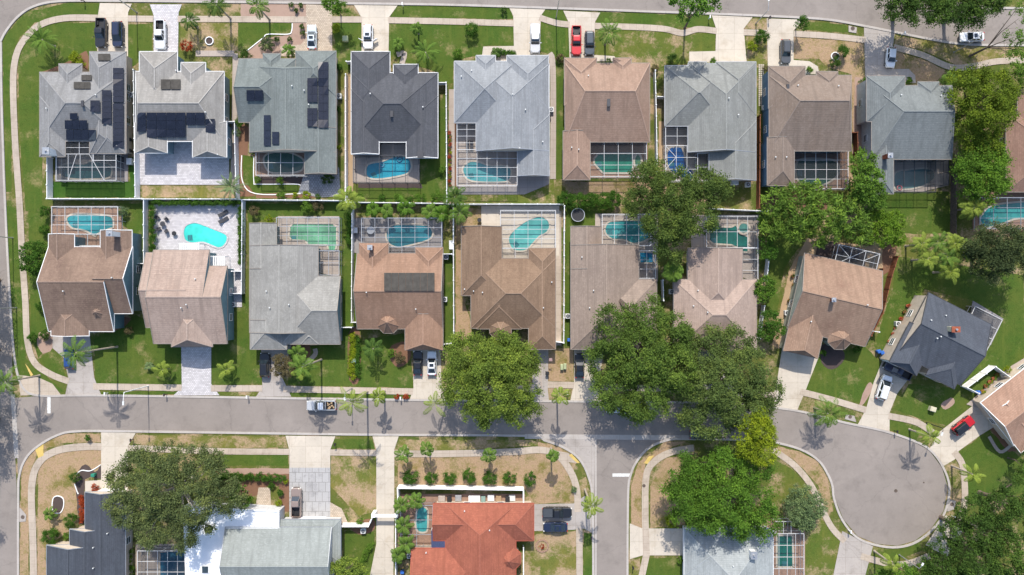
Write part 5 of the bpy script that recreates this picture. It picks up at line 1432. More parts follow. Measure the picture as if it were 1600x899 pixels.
for i, (x, y) in enumerate([(1440,382),(1465,378),(1492,380),(1450,405),(1480,402),(1505,395),(1485,425),(1518,390)]):
    palm('%s yellow-tipped palm from the left in the clump above the graphite roofed house' % ORD[[0,2,5,1,3,6,4,7][i]], 0,0,5.2 + .4 * (i % 3), n=17, L=2.3, crown=(x,y), mat=[F_palmy,F_palm,F_palmy][i % 3], group='cluster palms right of centre', ll=.6, lw=.075)
palm('yellow-leaved palm beside the screened pool at the right picture edge', 0,0,5.2, n=20, L=2.8, crown=(1522,324), mat=F_palmy, ll=.8, lw=.12)
palm('palm by the slate-grey house front beneath the dense trees', 0,0,3, n=14, L=1.8, crown=(1484,124), mat=F_palm)
for i, (x, y) in enumerate([(630,710),(667,703),(764,712)]):
    palm('%s young palm from the left in the verge above the round shrub row' % ORD[i], 0,0,5.0, n=10, L=1.8, crown=(x,y), mat=F_palm, group='young palms above the shrub row')
palm('small palm with long trunk shadow on the corner lawn beside the side street', 861,700,6.4, n=11, L=1.4, mat=F_palm)
palm('lime palm hanging over the side street near the two parked cars', 914,765,8.5, n=14, L=2.5, mat=F_palmy, lean=(.3,-.6))
for i, (x, y, L) in enumerate([(628,790,2.0),(650,784,1.8),(630,822,2.1),(634,850,2.2),(622,868,1.9)]):
    palm('%s feathery palm from the top, left of the red roofed house' % ORD[i], 0,0,3.8, n=14, L=L, crown=(x,y), mat=F_palm, group='palms left of the red roofed house')
palm('small bright fan palm in the dry corner lawn at the lower left', 0,0,1.8, n=13, L=1.5, crown=(77,804), mat=F_palm, ll=.4)
palm('agave-like rosette in the front lawn near the young palm and paver driveway', 0,0,.8, n=16, L=1.0, crown=(233,572), mat=F_sage, ll=.3)
palm('small palm in the backyard corner below the sage-grey house patio', 0,0,2.4, n=10, L=1.4, crown=(472,586), mat=F_palm)
palm('lime frond palm leaning over the walk of the cloud-grey house', 0,0,4.2, n=9, L=2.1, crown=(470,580), mat=F_palmy)

# trees just beyond the left edge whose shade falls on the left street
def seen(gx, gy, z): k = H / (H - z); return (800 + (gx - 800) * k, 449.5 + (gy - 449.5) * k)
for lab, bl in (('roadside tree past the left edge shading the street beside the crossing', [(2,470,22),(-6,500,24),(4,530,20)]), ('roadside tree past the left edge shading the street below the crossing', [(4,570,20),(-6,600,26),(0,640,24)]), ('roadside tree past the left edge shading the lower left street', [(6,690,22),(-8,720,26),(-4,840,8)])):
    tree('roadside_tree', lab, [(*seen(x, y - 60, 7.5), r, 7.5) for x, y, r in bl], F_oak, r0=.3)
# ------------------------------------------------------------ vehicles
def carpaint(name, c):
    if name in MATS: return MATS[name]
    m = bpy.data.materials.new(name); nt, b = nodes_of(m)
    b.inputs['Base Color'].default_value = (*c, 1); b.inputs['Roughness'].default_value = 0.32
    b.inputs['Metallic'].default_value = 0.15; b.inputs['Coat Weight'].default_value = 0.7; b.inputs['Coat Roughness'].default_value = 0.06
    MATS[name] = m; return m
PAINT = dict(white=carpaint('paint_white', (.72,.73,.74)), black=carpaint('paint_black', (.012,.013,.016)), navy=carpaint('paint_navy', (.012,.02,.05)),
             silver=carpaint('paint_silver', (.42,.43,.44)), red=carpaint('paint_red', (.45,.01,.015)), grey=carpaint('paint_grey', (.06,.065,.07)),
             bluegrey=carpaint('paint_bluegrey', (.04,.055,.07)), blue=carpaint('paint_blue', (.02,.06,.2)), tan=carpaint('paint_tan', (.26,.2,.17)), pale=carpaint('paint_pale', (.5,.56,.6)))
M_autoglass = plain('auto_glass', (.015,.022,.028), .06, spec=.9, var=.05)
M_lamp = plain('head_lamp', (.75,.75,.72), .15, var=.02)
M_tail = plain('tail_lamp', (.4,.01,.01), .2, var=.02)
M_chrome = plain('chrome', (.6,.6,.6), .15, .9, var=.02)
def rrect(L, Wd, r, n=4, cx=0, front=0.0, rear=0.0):
    """plan outline (x forward); front/rear bow"""
    P = []
    for sx, sy, a0 in ((1, 1, 0), (-1, 1, 90), (-1, -1, 180), (1, -1, 270)):
        for k in range(n + 1):
            a = R(a0 + 90 * k / n); x = sx * (L / 2 - r) + r * math.cos(a); y = sy * (Wd / 2 - r) + r * math.sin(a)
            b = front if x > 0 else rear
            x -= math.copysign(b * (abs(y) / (Wd / 2)) ** 2, x)
            P.append((x + cx, y))
    return P
def loft(m, rings, mi=0, cap_top=True, cap_bot=True):
    n = len(rings[0]); vs = [v for r in rings for v in r]; fs = []
    for i in range(len(rings) - 1):
        for k in range(n): fs.append((i * n + k, i * n + (k + 1) % n, (i + 1) * n + (k + 1) % n, (i + 1) * n + k))
    if cap_bot: fs.append(tuple(range(n - 1, -1, -1)))
    if cap_top: fs.append(tuple(range((len(rings) - 1) * n, len(rings) * n)))
    m.verts_faces(vs, fs, mi)
SPEC = dict(  # length, width, hood z, roof z, cabin base (rear, front), roof (rear, front), hood slope
    sedan=(4.75, 1.83, .92, 1.44, (-1.95, .95), (-1.0, .15)),
    suv=(4.75, 1.92, 1.08, 1.72, (-2.2, 1.05), (-1.85, .35)),
    mpv=(5.05, 1.96, 1.05, 1.75, (-2.38, 1.45), (-2.05, .45)),
    hatch=(4.1, 1.75, .98, 1.52, (-1.9, .95), (-1.45, .2)),
    pickup=(5.75, 1.98, 1.12, 1.85, (-.75, 1.2), (-.6, .45)),
    jeep=(4.4, 1.85, 1.12, 1.82, (-2.0, .55), (-1.95, .4)))
def car(label, kind, x, y, heading, color, cat=None, roof=None, sun=False, cover=None, doors=False, name='parked_car', group='vehicles parked in the neighbourhood', load=False):
    """heading: degrees in the picture, 0 = nose right, 90 = nose up"""
    L, Wd, hz, rz, cb, rf = SPEC[kind]; p = W(x, y, 0.06); rt = PAINT[color]
    root = thing(name, label, cat or ('pickup truck' if kind == 'pickup' else 'car'), p, group, R(heading))
    root.location.z = 0.075
    bd = MB(); rings = []
    prof = [(.26, .97, .96), (.45, 1.0, 1.0), (.72, 1.0, 1.0), (hz - .08, .985, .96), (hz, .95, .88)]
    for z, sl_, sw in prof: rings.append([(px, py, z) for px, py in rrect(L * sl_, Wd * sw, .42 if kind != 'jeep' else .2, 5, 0, .16 if kind != 'jeep' else .03, .08)])
    if kind == 'pickup':
        loft(bd, rings, cap_top=False)
        top = rings[-1]; n = len(top)
        bx0, bx1, by = -L / 2 + .16, -.88, Wd / 2 - .2
        # hood and cabin deck, bed rails around an open bed
        fr = [v for v in top if v[0] > bx1]
        bd.face([(bx1, -by - .1, hz)] + sorted([v for v in fr if v[1] < 0], key=lambda v: v[0]) + sorted([v for v in fr if v[1] >= 0], key=lambda v: -v[0]) + [(bx1, by + .1, hz)])
        for s in (-1, 1): bd.box(((bx0 + bx1) / 2, s * (by + .045), hz - .02), (bx1 - bx0 + .1, .13, .08))
        bd.box((bx0 - .04, 0, hz - .02), (.1, 2 * by + .2, .08)); bd.box((bx1, 0, hz - .2), (.08, 2 * by + .1, .5))
        bed = MB(); bed.box(((bx0 + bx1) / 2, 0, .62), (bx1 - bx0, 2 * by, .04))
        for s in (-1, 1): bed.box(((bx0 + bx1) / 2, s * (by - .03), .86), (bx1 - bx0, .04, .46)); bed.box((-L / 2 + .95, s * (by - .17), .74), (.8, .26, .22))
        bed.build('cargo_bed', M_dark, root)
        if cover: cv = MB(); cv.box(((bx0 + bx1) / 2, 0, hz + .02), (bx1 - bx0 - .04, 2 * by + .02, .04)); cv.build('bed_cover', MATS[cover] if cover in MATS else M_dark, root)
        if load:
            ld = MB(); rr = random.Random(3)
            for k in range(9): ld.box((rr.uniform(bx0 + .3, bx1 - .2), rr.uniform(-by + .25, by - .25), .8 + rr.random() * .15), (rr.uniform(.15, .5), rr.uniform(.1, .4), .3), rr.random())
            lo = ld.build('truck_load', M_sand, root)
    else: loft(bd, rings)
    # door seams and bonnet seam as shallow grooves in dark trim
    tr = MB()
    tr.box((cb[1] + .08, 0, hz + .003), (.05, Wd * .72, .02)); tr.box((L / 2 * .86, 0, hz - .05), (.05, Wd * .6, .06))
    tr.box((L / 2 - .03, 0, .55), (.06, Wd * .6, .22)); tr.box((-L / 2 + .03, 0, .5), (.06, Wd * .5, .12))
    for s in (-1, 1): tr.box((0, s * (Wd / 2 - .02), .3), (L * .62, .08, .12))
    bd.smooth = False
    bo = bd.build('body', rt, root); tr.build('trim', M_dark, root)
    # cabin: pillars and roof in paint, glass between
    zb = hz - .02; wb_, wt_ = Wd * .86, Wd * .70
    base = [(cb[1], wb_ / 2), (cb[0], wb_ / 2), (cb[0], -wb_ / 2), (cb[1], -wb_ / 2)]
    top = [(rf[1], wt_ / 2), (rf[0], wt_ / 2 * .97), (rf[0], -wt_ / 2 * .97), (rf[1], -wt_ / 2)]
    B = [Vector((a, b, zb)) for a, b in base]; T = [Vector((a, b, rz - .07)) for a, b in top]
    def pane(nm, a, b, c, d, ins=.05):
        cen = (a + b + c + d) / 4; m = MB(); nrm = (b - a).cross(d - a).normalized()
        if nrm.dot(cen - Vector((0, 0, .9))) < 0: nrm = -nrm
        m.face([cen + (v - cen) * (1 - ins * 1.6) + nrm * .012 for v in (a, b, c, d)]); m.build(nm, M_autoglass, root)
    cabm = MB(); cabm.verts_faces(B + T, [(0, 3, 7, 4), (1, 0, 4, 5), (2, 1, 5, 6), (3, 2, 6, 7)]); cabm.build('pillar_frame', rt if kind != 'jeep' else PAINT['black'], root)
    pane('windshield', B[3], B[0], T[0], T[3], .04); pane('rear_window', B[1], B[2], T[2], T[1], .07)
    for (i, j) in ((0, 1), (3, 2)):
        for k in (0, 1):
            a, b = B[i].lerp(B[j], k * .52 + .02), B[i].lerp(B[j], k * .46 + .5); c, d = T[i].lerp(T[j], k * .46 + .5), T[i].lerp(T[j], k * .52 + .02)
            pane('side_window', a, b, c, d, .06)
    rm = MB(); cxr = (rf[0] + rf[1]) / 2; lr = rf[1] - rf[0]
    loft(rm, [[(a, b, rz - .075) for a, b in rrect(lr + .06, wt_ + .02, .16, 3, cxr, .06, .02)], [(a, b, rz - .02) for a, b in rrect(lr, wt_ - .08, .16, 3, cxr, .06, .02)], [(a, b, rz) for a, b in rrect(lr - .25, wt_ - .3, .16, 3, cxr, .04, .02)]])
    rm.build('roof', PAINT[roof] if roof else rt, root)
    if sun: sm_ = MB(); sm_.box((rf[1] - .5, 0, rz + .004), (.62, wt_ * .62, .012)); sm_.build('sunroof', M_autoglass, root)
    if kind in ('suv', 'mpv'):
        for s in (-1, 1): rr = MB(); rr.bar((rf[0] + .15, s * wt_ * .43, rz + .02), (rf[1] - .1, s * wt_ * .43, rz + .02), .05, .05); rr.build('roof_rail', M_chrome if color == 'white' else M_dark, root)
    wr = .37 if kind in ('pickup', 'jeep') else .33
    for sx in (L * .31, -L * .30):
        for s in (-1, 1):
            w = MB(); w.tube([(sx, s * (Wd / 2 - .22), wr), (sx, s * (Wd / 2 + .015), wr)], wr, 18); wo = w.build('wheel', M_rubber, root)
            h_ = MB(); h_.tube([(sx, s * (Wd / 2 - .1), wr), (sx, s * (Wd / 2 + .03), wr)], wr * .6, 10); h_.build('rim', M_chrome, wo)
    for s in (-1, 1):
        h_ = MB(); h_.box((L / 2 - .17, s * Wd * .36, .72), (.22, .34, .14), -s * .35); h_.build('headlight', M_lamp, root)
        h_ = MB(); h_.box((-L / 2 + .07, s * Wd * .38, .78), (.12, .26, .2)); h_.build('taillight', M_tail, root)
        h_ = MB(); h_.box((cb[1] - .25, s * (Wd / 2 + .1), hz + .06), (.16, .22, .14)); h_.build('mirror', rt, root)
        for k, xx in enumerate((cb[1] - .35, (cb[0] + cb[1]) / 2 - .2)):
            if xx < -.6 and kind == 'pickup': continue
            if kind == 'jeep' and k: continue
            h_ = MB(); h_.box((xx - .55, s * (Wd / 2 + .012), hz - .18), (.2, .03, .035)); h_.build('door_handle', M_chrome, root)
        if doors:
            d = MB(); a = R(62) * s; ox, oy = cb[1] - .2, s * (Wd / 2 - .03)
            d.box((ox - .5 * math.cos(a) , oy + .5 * math.sin(a) , .7), (1.0, .08, .8), -a); d.build('open_door', rt, root)
    if kind == 'jeep':
        w = MB(); w.tube([(-L / 2 - .02, 0, 1.0), (-L / 2 - .26, 0, 1.0)], .38, 18); w.build('spare_wheel', M_rubber, root)
        for sx in (L * .31, -L * .30):
            for s in (-1, 1): w = MB(); w.box((sx, s * (Wd / 2 + .06), .82), (.95, .3, .06)); w.build('fender', M_dark, root)
    return root
SPEC_NOTE = None
car('black pickup truck with open bed on the top left driveway', 'pickup', 161.5,54, -91, 'black')
car('dark navy estate car beside the black pickup on the same driveway', 'mpv', 187.5,56, -90, 'navy')
car('white pickup truck with dark bed parked nose down on the white paver driveway', 'pickup', 254,57, -90, 'white')
car('pale silver-blue sedan on the cream paver driveway of the sage-grey house', 'sedan', 489,60, 90, 'pale', sun=True)
car('white SUV with open front doors on the driveway of the charcoal roofed house', 'suv', 576.5,60, -90, 'white', sun=True, doors=True)
car('silver pickup truck with white roof on the driveway of the pale blue-grey house', 'pickup', 836,63, -90, 'silver', roof='white', cover='grey_metal')
car('bright red pickup truck with a black bed on the tan brown house driveway', 'pickup', 900,66, -90, 'red')
car('dark blue-grey SUV beside the red pickup', 'suv', 920.5,70, -90, 'bluegrey')
car('dark grey SUV alone on the driveway of the taupe house', 'suv', 1225,83, -90, 'grey')
car('white compact SUV on the shaded driveway of the slate-grey house', 'hatch', 1388.5,92, -94, 'white')
car('white sedan parked on the upper road under the dark trees at the top right', 'sedan', 1514.5,60, -178, 'white', sun=True)
car('blue hatchback half hidden beneath the queen palm of the brown corner house', 'hatch', 112,560, 92, 'blue')
car('black SUV with bright windshield on the cloud-grey house driveway', 'suv', 416,570, 90, 'black', sun=False)
car('black sedan left of the white sedan at the orange-brown house', 'sedan', 653.5,567, 90, 'black')
car('white sedan with dark sunroof at the orange-brown house garage', 'sedan', 675.5,567, 90, 'white', sun=True)
car('black sedan under the edge of the largest oak, next to the mushroom-grey house', 'sedan', 905,571, 90, 'black')
car('silver-white pickup parked at the upper kerb of the middle street with loaded bed', 'pickup', 504,632.5, 180, 'silver', roof='white', load=True)
car('white pickup in the deep shade at the kerb under the oaks, bed visible', 'pickup', 968,636, 0, 'white')
car('dark navy pickup half under the garage roof of the graphite roofed house', 'pickup', 1399,578, 153, 'navy')
car('white minivan parked diagonally on the driveway above the turning circle', 'mpv', 1378,605, 72, 'white')
car('red off-road car with black canvas top on the driveway at the right', 'jeep', 1501,664, 38, 'red', roof='black')
car('old tan pickup truck on the cracked stone driveway beside the grey gabled house', 'pickup', 465,783, 90, 'tan')
car('black pickup with grey bed cover parked sideways beside the red roofed house', 'pickup', 870,799, 0, 'black', cover='paint_grey')
car('dark blue sedan parked sideways just below the black pickup', 'sedan', 867.5,822, 180, 'navy', sun=True)
car('dark car hidden in oak shade at the street corner by the yellow-green tree', 'sedan', 1095,678, 0, 'grey')

# ------------------------------------------------------------ fences, walls and gates
fence_post = None
def fence(label, pts, h=1.8, mat=None, kind='vinyl', cat='fence', name='fence', th=.06, step=2.4):
    """pts: pixels of the fence top"""
    global fence_post
    mat = mat or M_vinyl
    P = [W(x, y, h) for x, y in pts]; c = sum(P, Vector()) / len(P)
    root = thing(name, label, cat, (c.x, c.y, 0)); m = MB(); rl = MB(); posts = []
    for a, b in zip(P, P[1:]):
        L = (b - a).length; n = max(1, round(L / step)); d = (b - a).normalized(); rz = math.atan2(d.y, d.x)
        m.box(((a.x + b.x) / 2, (a.y + b.y) / 2, (h - .12) / 2 + .04), (L, th, h - .16), rz)
        rl.box(((a.x + b.x) / 2, (a.y + b.y) / 2, h - .06), (L, th + .06, .09), rz); rl.box(((a.x + b.x) / 2, (a.y + b.y) / 2, .2), (L, th + .05, .12), rz)
        for i in range(n + (b is P[-1])): posts.append((a + d * L * i / n, rz))
    place(m, 'fence_panel', mat, root); place(rl, 'rail', mat, root)
    first = None
    for q, rz in posts:
        if first is None:
            pm = MB(); pm.box((0, 0, h / 2 + .03), (.16, .16, h + .06)); pm.box((0, 0, h + .08), (.22, .22, .05)); first = pm.build('post', mat, root); o = first
        else: o = first.copy(); COL.objects.link(o); o.parent = root
        o.location = (q.x - c.x, q.y - c.y, 0); o.rotation_euler = (0, 0, rz)
    return root
fence('white vinyl fence closing the left side of the ash-grey house back yard', [(73,245),(73,310.5),(222,310.5)])
fence('tall white fence between the ash-grey house and the pale two-storey house', [(208,109),(209,180),(211,308)])
fence('white fence along the back of the paved patio yard', [(222,311),(368,311)])
fence('white fence between the white patio yard and the sage-grey house', [(349,190),(366,190),(367,240),(369,311)])
fence('white fence along the back of the sage-grey house yard', [(371,312),(540,313.5)])
fence('white fence between the sage-grey and charcoal houses', [(540,116),(549,117)][:0] + [(540,116),(540,313)])
fence('short white fence return at the left front of the charcoal house', [(541,96),(548,96)])
fence('white fence along the back of the charcoal house yard', [(541,316),(698,318)])
fence('white fence between the charcoal and pale blue-grey houses', [(684,129),(697,129),(698,317)])
fence('white fence along the back of the pale blue-grey house yard', [(700,319),(880,319)])
fence('white fence between the tan brown and stone-grey houses', [(1024,110),(1026,200),(1027,262),(1027,320)])
fence('short white fence return at the left side of the stone-grey house', [(1028,151),(1038,151)])
fence('wide reddish brown wooden fence between the stone-grey and taupe houses', [(1188,180),(1187,325)], mat=M_wood, th=.1)
fence('brown wooden gate fence right of the taupe house', [(1331,207),(1340,207),(1341,240)], mat=M_wood)
fence('dark weathered wooden fence right of the lawn behind the slate-grey house', [(1495,250),(1494,374)], mat=M_wood_grey, th=.1)
fence('white fence between the brown corner house and the paver terrace', [(224,311),(224,412),(207,412)])
fence('white fence between the paver terrace and the cloud-grey house', [(378,314),(377,459),(354,459)])
fence('low white gate fence beside the rose-tan house side door', [(362,424),(376,424)])
fence('thin white fence between the cloud-grey and orange-brown houses', [(550,316),(549,504)])
fence('short fence return left of the orange-brown house', [(549,504),(561,504)])
fence('short white fence right of the cloud-grey house front', [(531,512),(549,512)])
fence('thin white fence between the orange-brown and mottled brown houses', [(708,320),(709,537),(694,538)])
fence('short white fence behind the storage box of the orange-brown house', [(692,397),(706,397)])
fence('white fence between the mottled brown and mushroom-grey houses', [(882,322),(881,536),(866,534)])
fence('white fence between the mushroom-grey and pinkish houses', [(1036,438),(1037,470)])
fence('white fence along the back of the pinkish beige house yard', [(1110,326),(1200,330)])
fence('short white fence among the shrubs right of the pinkish beige house', [(1202,405),(1198,440)])
fence('white fence corner by the pinkish beige house front', [(1195,478),(1188,529),(1179,529)])
fence('brown wooden fence between the tilted brown and graphite houses', [(1404,401),(1394,432),(1380,490),(1362,525)], mat=M_wood)
fence('white gate return by the right front corner of the tilted brown house', [(1361,517),(1374,519)])
fence('white garden wall enclosing the side yard above the red roofed house', [(622,790),(621,763),(818,766),(818,785)], h=2.2, mat=M_white, name='garden_wall', cat='wall', th=.18, step=5)
fence('white wall running down left of the red roofed house', [(618,812),(618,960)], h=1.8, mat=M_white, name='garden_wall', cat='wall', th=.12, step=5)
fence('white wall behind the utility boxes by the grey gabled house', [(533,823),(575,823),(580,812)], h=2.0, mat=M_white, name='garden_wall', cat='wall', th=.18, step=5)
fence('white wall beside the front walk of the red roofed house', [(818,856),(818,930)], h=1.2, mat=M_white, name='garden_wall', cat='wall', th=.12, step=5)
fence('white box fence around the cluttered side yard at the right edge', [(1530,615),(1512,606),(1556,573),(1578,589)], h=2.0, mat=M_white, cat='fence')
fence('thin brown fence section behind the tilted brown house', [(1380,420),(1376,470)], h=1.5, mat=M_wood)
# gate arch
t = thing('entrance_gate', 'white gate beam with two pillars across the long driveway', 'gate', W(600, 808, 0)); m = MB()
for x in (583, 619): p = W(x, 806, 2.4); m.box((p.x, p.y, 1.25), (.7, .7, 2.5))
place(m, 'pillar', M_white, t); m = MB(); m.bar(W(583, 806, 2.3), W(619, 806, 2.3), .5, .35); place(m, 'beam', M_white, t)
# garden edging in white
def edging(label, pts, closed=False, w=.16):
    o = ribbon_mb(pts, w, .14, 5, closed, .14).build('garden_edging', M_white)
    return tag(o, label, 'garden edging')
edging('wavy white edging of the dark mulch bed at the lower left', [(119,741),(128,735),(140,736),(149,732),(158,726)])
edging('curved white edging on the left side of the dark mulch bed', [(117,756),(121,768),(123,772)])
edging('oval white ring of edging on the dry corner lawn', [(82,789),(84,778),(91,775),(99,779),(100,790),(96,800),(89,802),(83,798)], True)
sheet('planting_bed', [(83,789),(85,779),(91,776),(98,780),(99,790),(95,799),(89,801),(84,797)], 4, M_mulch_dark, 3)
edging('white edging between front lawn and gravel garden of the sage-grey house', [(386,80),(411,60),(419,54),(450,54),(456,49),(457,37)])
edging('white edging around the little back lawn of the sage-grey house', [(378,243),(379,283),(400,303),(470,303)])
edging('white edging around the dark bed below the murky green pool', [(397,245),(397,284),(404,288),(460,288),(470,290)])
sheet('lawn', [(379,243),(397,245),(397,286),(405,289),(466,289),(468,302),(400,302),(380,284)], 5, M_lush)

# ------------------------------------------------------------ street furniture
def lamp(label, bx, by, h=9.0, arm=(0, -1), al=1.6, mat=None):
    mat = mat or M_metal; b = W(bx, by, 0); t = thing('street_lamp', label, 'street lamp', b, 'street lamps')
    m = MB(); m.tube([b, b + Vector((0, 0, .5)), b + Vector((0, 0, h))], [.16, .11, .07], 10); place(m, 'pole', mat, t)
    a = b + Vector((arm[0] * al, arm[1] * al, h + .25)); m = MB(); m.tube([b + Vector((0, 0, h - .05)), b + Vector((arm[0] * al * .4, arm[1] * al * .4, h + .2)), a], .05, 8); place(m, 'arm', mat, t)
    m = MB(); e = a + Vector((arm[0] * .7, arm[1] * .7, -.02)); m.bar(a, e, .32, .14); lo = place(m, 'lamp_head', M_acwhite, t)
    m = MB(); m.bar(a + Vector((0, 0, -.08)), e + Vector((0, 0, -.08)), .24, .03); m.build('lens', M_lamp, lo, loc=t.location)
lamp('white street lamp on the verge between the corner house drive and the paver drive', 232,603, 8.4, (0,-1), 1.6, M_white)
lamp('street lamp on the upper left street, higher of the two', 20,372, 9.4, (-1,0)); lamp('street lamp on the upper left street, lower of the two', 26,481, 9.4, (-1,0))
lamp('thin street lamp rising from the verge over the top road at the left', 214,20, 9.0, (0,1)); lamp('thin street lamp by the top road between the blue-grey and tan houses', 869,28, 8.5, (0,1))
lamp('street lamp by the top road left of the taupe house drive', 1181,37, 6.4, (0,1)); lamp('small street lamp behind the tall kerb palm near the silver pickup', 550,607, 5.5, (0,-1), .8)
lamp('thin dark street lamp by the pavement of the turning circle', 1448,661, 5.0, (-.3,-.9), .8, M_dark); lamp('street lamp below the turning circle, right of the lime palm', 1405,867, 6.5, (.4,.7), .9)
lamp('short lamp on the kerb verge by the top right white sedan', 1490,82, 6.4, (.5,.8), .9)
def mailbox(label, x, y, mat=None, kind='post'):
    b = W(x, y, 0); t = thing('mailbox', label, 'mailbox', b, 'mailboxes at the kerbs')
    m = MB(); m.box((b.x, b.y, .55), (.12, .12, 1.1)); place(m, 'post', M_white if mat is not M_dark else M_dark, t)
    m = MB(); n = 8; w = .13
    ring = [(w * math.cos(a), .12 + w * math.sin(a)) for a in [math.pi * k / n for k in range(n + 1)]]
    ring = [(w, 0)] + ring + [(-w, 0)]
    loft(m, [[(b.x + u, b.y - .28, 1.1 + v) for u, v in ring], [(b.x + u, b.y + .28, 1.1 + v) for u, v in ring]]); bx = place(m, 'box', mat or M_white, t)
    m = MB(); m.box((b.x + .15, b.y, 1.3), (.03, .05, .25)); m.build('flag', M_tail, bx, loc=t.location)
for lab, x, y, mt in [
 ('white mailbox on the verge left of the first street lamp', 169,614,None), ('dark mailbox left of the white paver driveway', 261,616,M_dark),
 ('white mailbox left of the cloud-grey house driveway', 389,619,None), ('black mailbox on the lawn right of the wide lower driveway', 525,693,M_dark),
 ('white mailbox on the top verge right of the white SUV', 630,10,None), ('white mailbox by the top road at the stone-grey house drive', 1107,30,None),
 ('black mailbox by the top road at the taupe house drive', 1200,31,M_dark), ('white mailbox at the shaded kerb of the slate-grey house', 1409,55,None),
 ('dark mailbox at the dry verge of the stepped-gable house drive', 209,686,M_dark), ('dark mailbox on the turning circle verge near the tall lime palm', 1397,673,M_dark),
 ('white mailbox at the lower left driveway of the turning circle', 1325,828,None), ('white mailbox at the lower right driveway of the turning circle', 1487,806,None),
 ('dark mailbox on the verge of the side street below the parked cars', 923,838,M_dark), ('black mailbox by the side street opposite the lower driveway', 988,884,M_dark),
 ('dark mailbox on the top verge at the street bend lawn', 133,3,M_dark), ('white mailbox between the two oaks at the middle street', 886,613,None),
 ('mailbox between the red plant rings at the kerb', 627,621,None)]:
    mailbox(lab, x, y, mt)
def disc(label, x, y, r, name='manhole_cover', mat=None, L=10, cat='manhole cover'):
    b = W(x, y, 0); m = MB(); z = LZ(L) + .012
    m.tube([(b.x, b.y, z - .02), (b.x, b.y, z)], r * U, 20); t = tag(place_top(m, name, mat or M_wood_grey, b), label, cat)
def place_top(m, name, mat, b): return m.build(name, mat, None, loc=(b.x, b.y, 0))
disc('round manhole cover in the middle of the turning circle', 1399.5,767,2.6)
disc('small round cover near the top of the turning circle', 1443,754,1.2)
disc('rusty round drain cover in the pavement by the top road', 1332,45,3.2, L=12); disc('round drain cover on the left verge inlet', 36,808,3, L=12)
disc('rusty drain cover on the kerb inlet by the queen palm', 1328,651.5,2.8, L=12); disc('dark drain cover on the kerb inlet at the right of the turning circle', 1487,788,3, L=12)
disc('grey manhole cover in the pavement beside the side street', 1006,759,2.6, L=14)
for pts in ([(28,792),(33,795),(41,805),(40,815),(30,816)], [(1326,40),(1339,43),(1338,52),(1326,50)], [(1322,648),(1335,650),(1338,660),(1320,655)], [(1482,780),(1494,783),(1491,796),(1480,800)]):
    sheet('drain_inlet', pts, 11, M_drive2)

# ------------------------------------------------------------ yard things
def ac(label, x, y):
    b = W(x, y, .4); t = thing('air_conditioner', label, 'air conditioner', (b.x, b.y, 0), 'air conditioner units beside the houses')
    m = MB(); m.prism([(b.x + px, b.y + py) for px, py in rrect(.95, .95, .12, 3)], .05, .85); place(m, 'casing', M_acwhite, t)
    m = MB(); m.tube([(b.x, b.y, .84), (b.x, b.y, .875)], .36, 18); f = place(m, 'fan_grille', M_dark, t)
    m = MB()
    for k in range(3): m.box((b.x, b.y, .89), (.7, .05, .015), k * 1.047)
    m.tube([(b.x, b.y, .87), (b.x, b.y, .9)], .1, 10); m.build('fan_guard', M_metal, f, loc=t.location)
for lab, x, y in [('unit on the path side of the sage-grey house', 530.5,151), ('unit on the teal wall side of the rose-tan house', 365,476), ('unit right of the orange-brown house, upper one by the storage box', 697,402),
 ('unit right of the orange-brown house, lower one', 695,468), ('unit in the grass strip left of the mushroom-grey house', 887,494), ('unit beside the blue wall of the taupe house', 1194,169), ('unit by the cream wall of the graphite house', 1402,506),
 ('round-fan unit in the sandy strip left of the tilted brown house', 1229,489), ('unit on the right path of the pale blue-grey house', 861,172), ('unit in the shadow right of the ash-grey house', 205,149), ('unit in the corner behind the grey gabled house wall', 568,829),
 ('unit left of the slate-grey house white wall', 1349,160), ('unit in the side alley of the pinkish beige house', 1049,456), ('unit in the shadowed yard behind the stone-grey house', 1168,289), ('unit left of the red roofed house by the wall', 640,868)]:
    ac('white air conditioner ' + lab, x, y)
def bin_(label, x, y, mat, rz=0):
    b = W(x, y, .5); t = thing('wheelie_bin', label, 'bin', (b.x, b.y, 0), 'wheelie bins', rz); m = MB()
    loft(m, [[(a, c, .08) for a, c in rrect(.5, .48, .08, 2)], [(a, c, 1.0) for a, c in rrect(.66, .6, .08, 2)]]); m.build('tub', mat, t)
    m = MB(); loft(m, [[(a, c, 1.01) for a, c in rrect(.72, .66, .1, 2)], [(a, c, 1.08) for a, c in rrect(.6, .54, .1, 2)]]); m.build('lid', mat, t)
    for s in (-1, 1): m = MB(); m.tube([(-.26, s * .2, .1), (-.26, s * .28, .1)], .1, 10); m.build('wheel', M_rubber, t)
bin_('blue bin in the grass strip left of the mushroom-grey house', 889,531, M_blue); bin_('blue bin by the slate-grey house left corner, upper', 1346,143, M_blue)
bin_('blue bin by the slate-grey house left corner, lower', 1347,150, M_blue); bin_('blue bin at the garage corner of the graphite house, left', 1372,549, M_blue, .5)
bin_('blue bin at the garage corner of the graphite house, right', 1377,551, M_blue, .5); bin_('blue bin inside the white box fence at the right edge', 1527,613, M_blue, .6)
bin_('green bin in the dark mulch bed at the lower left', 147,742, plain('green_plastic', (.02,.18,.12), .5)); bin_('black bin beside the ash-grey house wall, upper', 204,219, M_dark)
bin_('black bin beside the ash-grey house wall, lower', 204,236, M_dark); bin_('dark blue bin left of the red roofed house at the bottom', 629,893, M_blue)
bin_('black bin at the shady corner by the mottled brown house drive', 855,583, M_dark); bin_('white-lidded bin on the path of the pale blue-grey house', 858,180, M_dark)
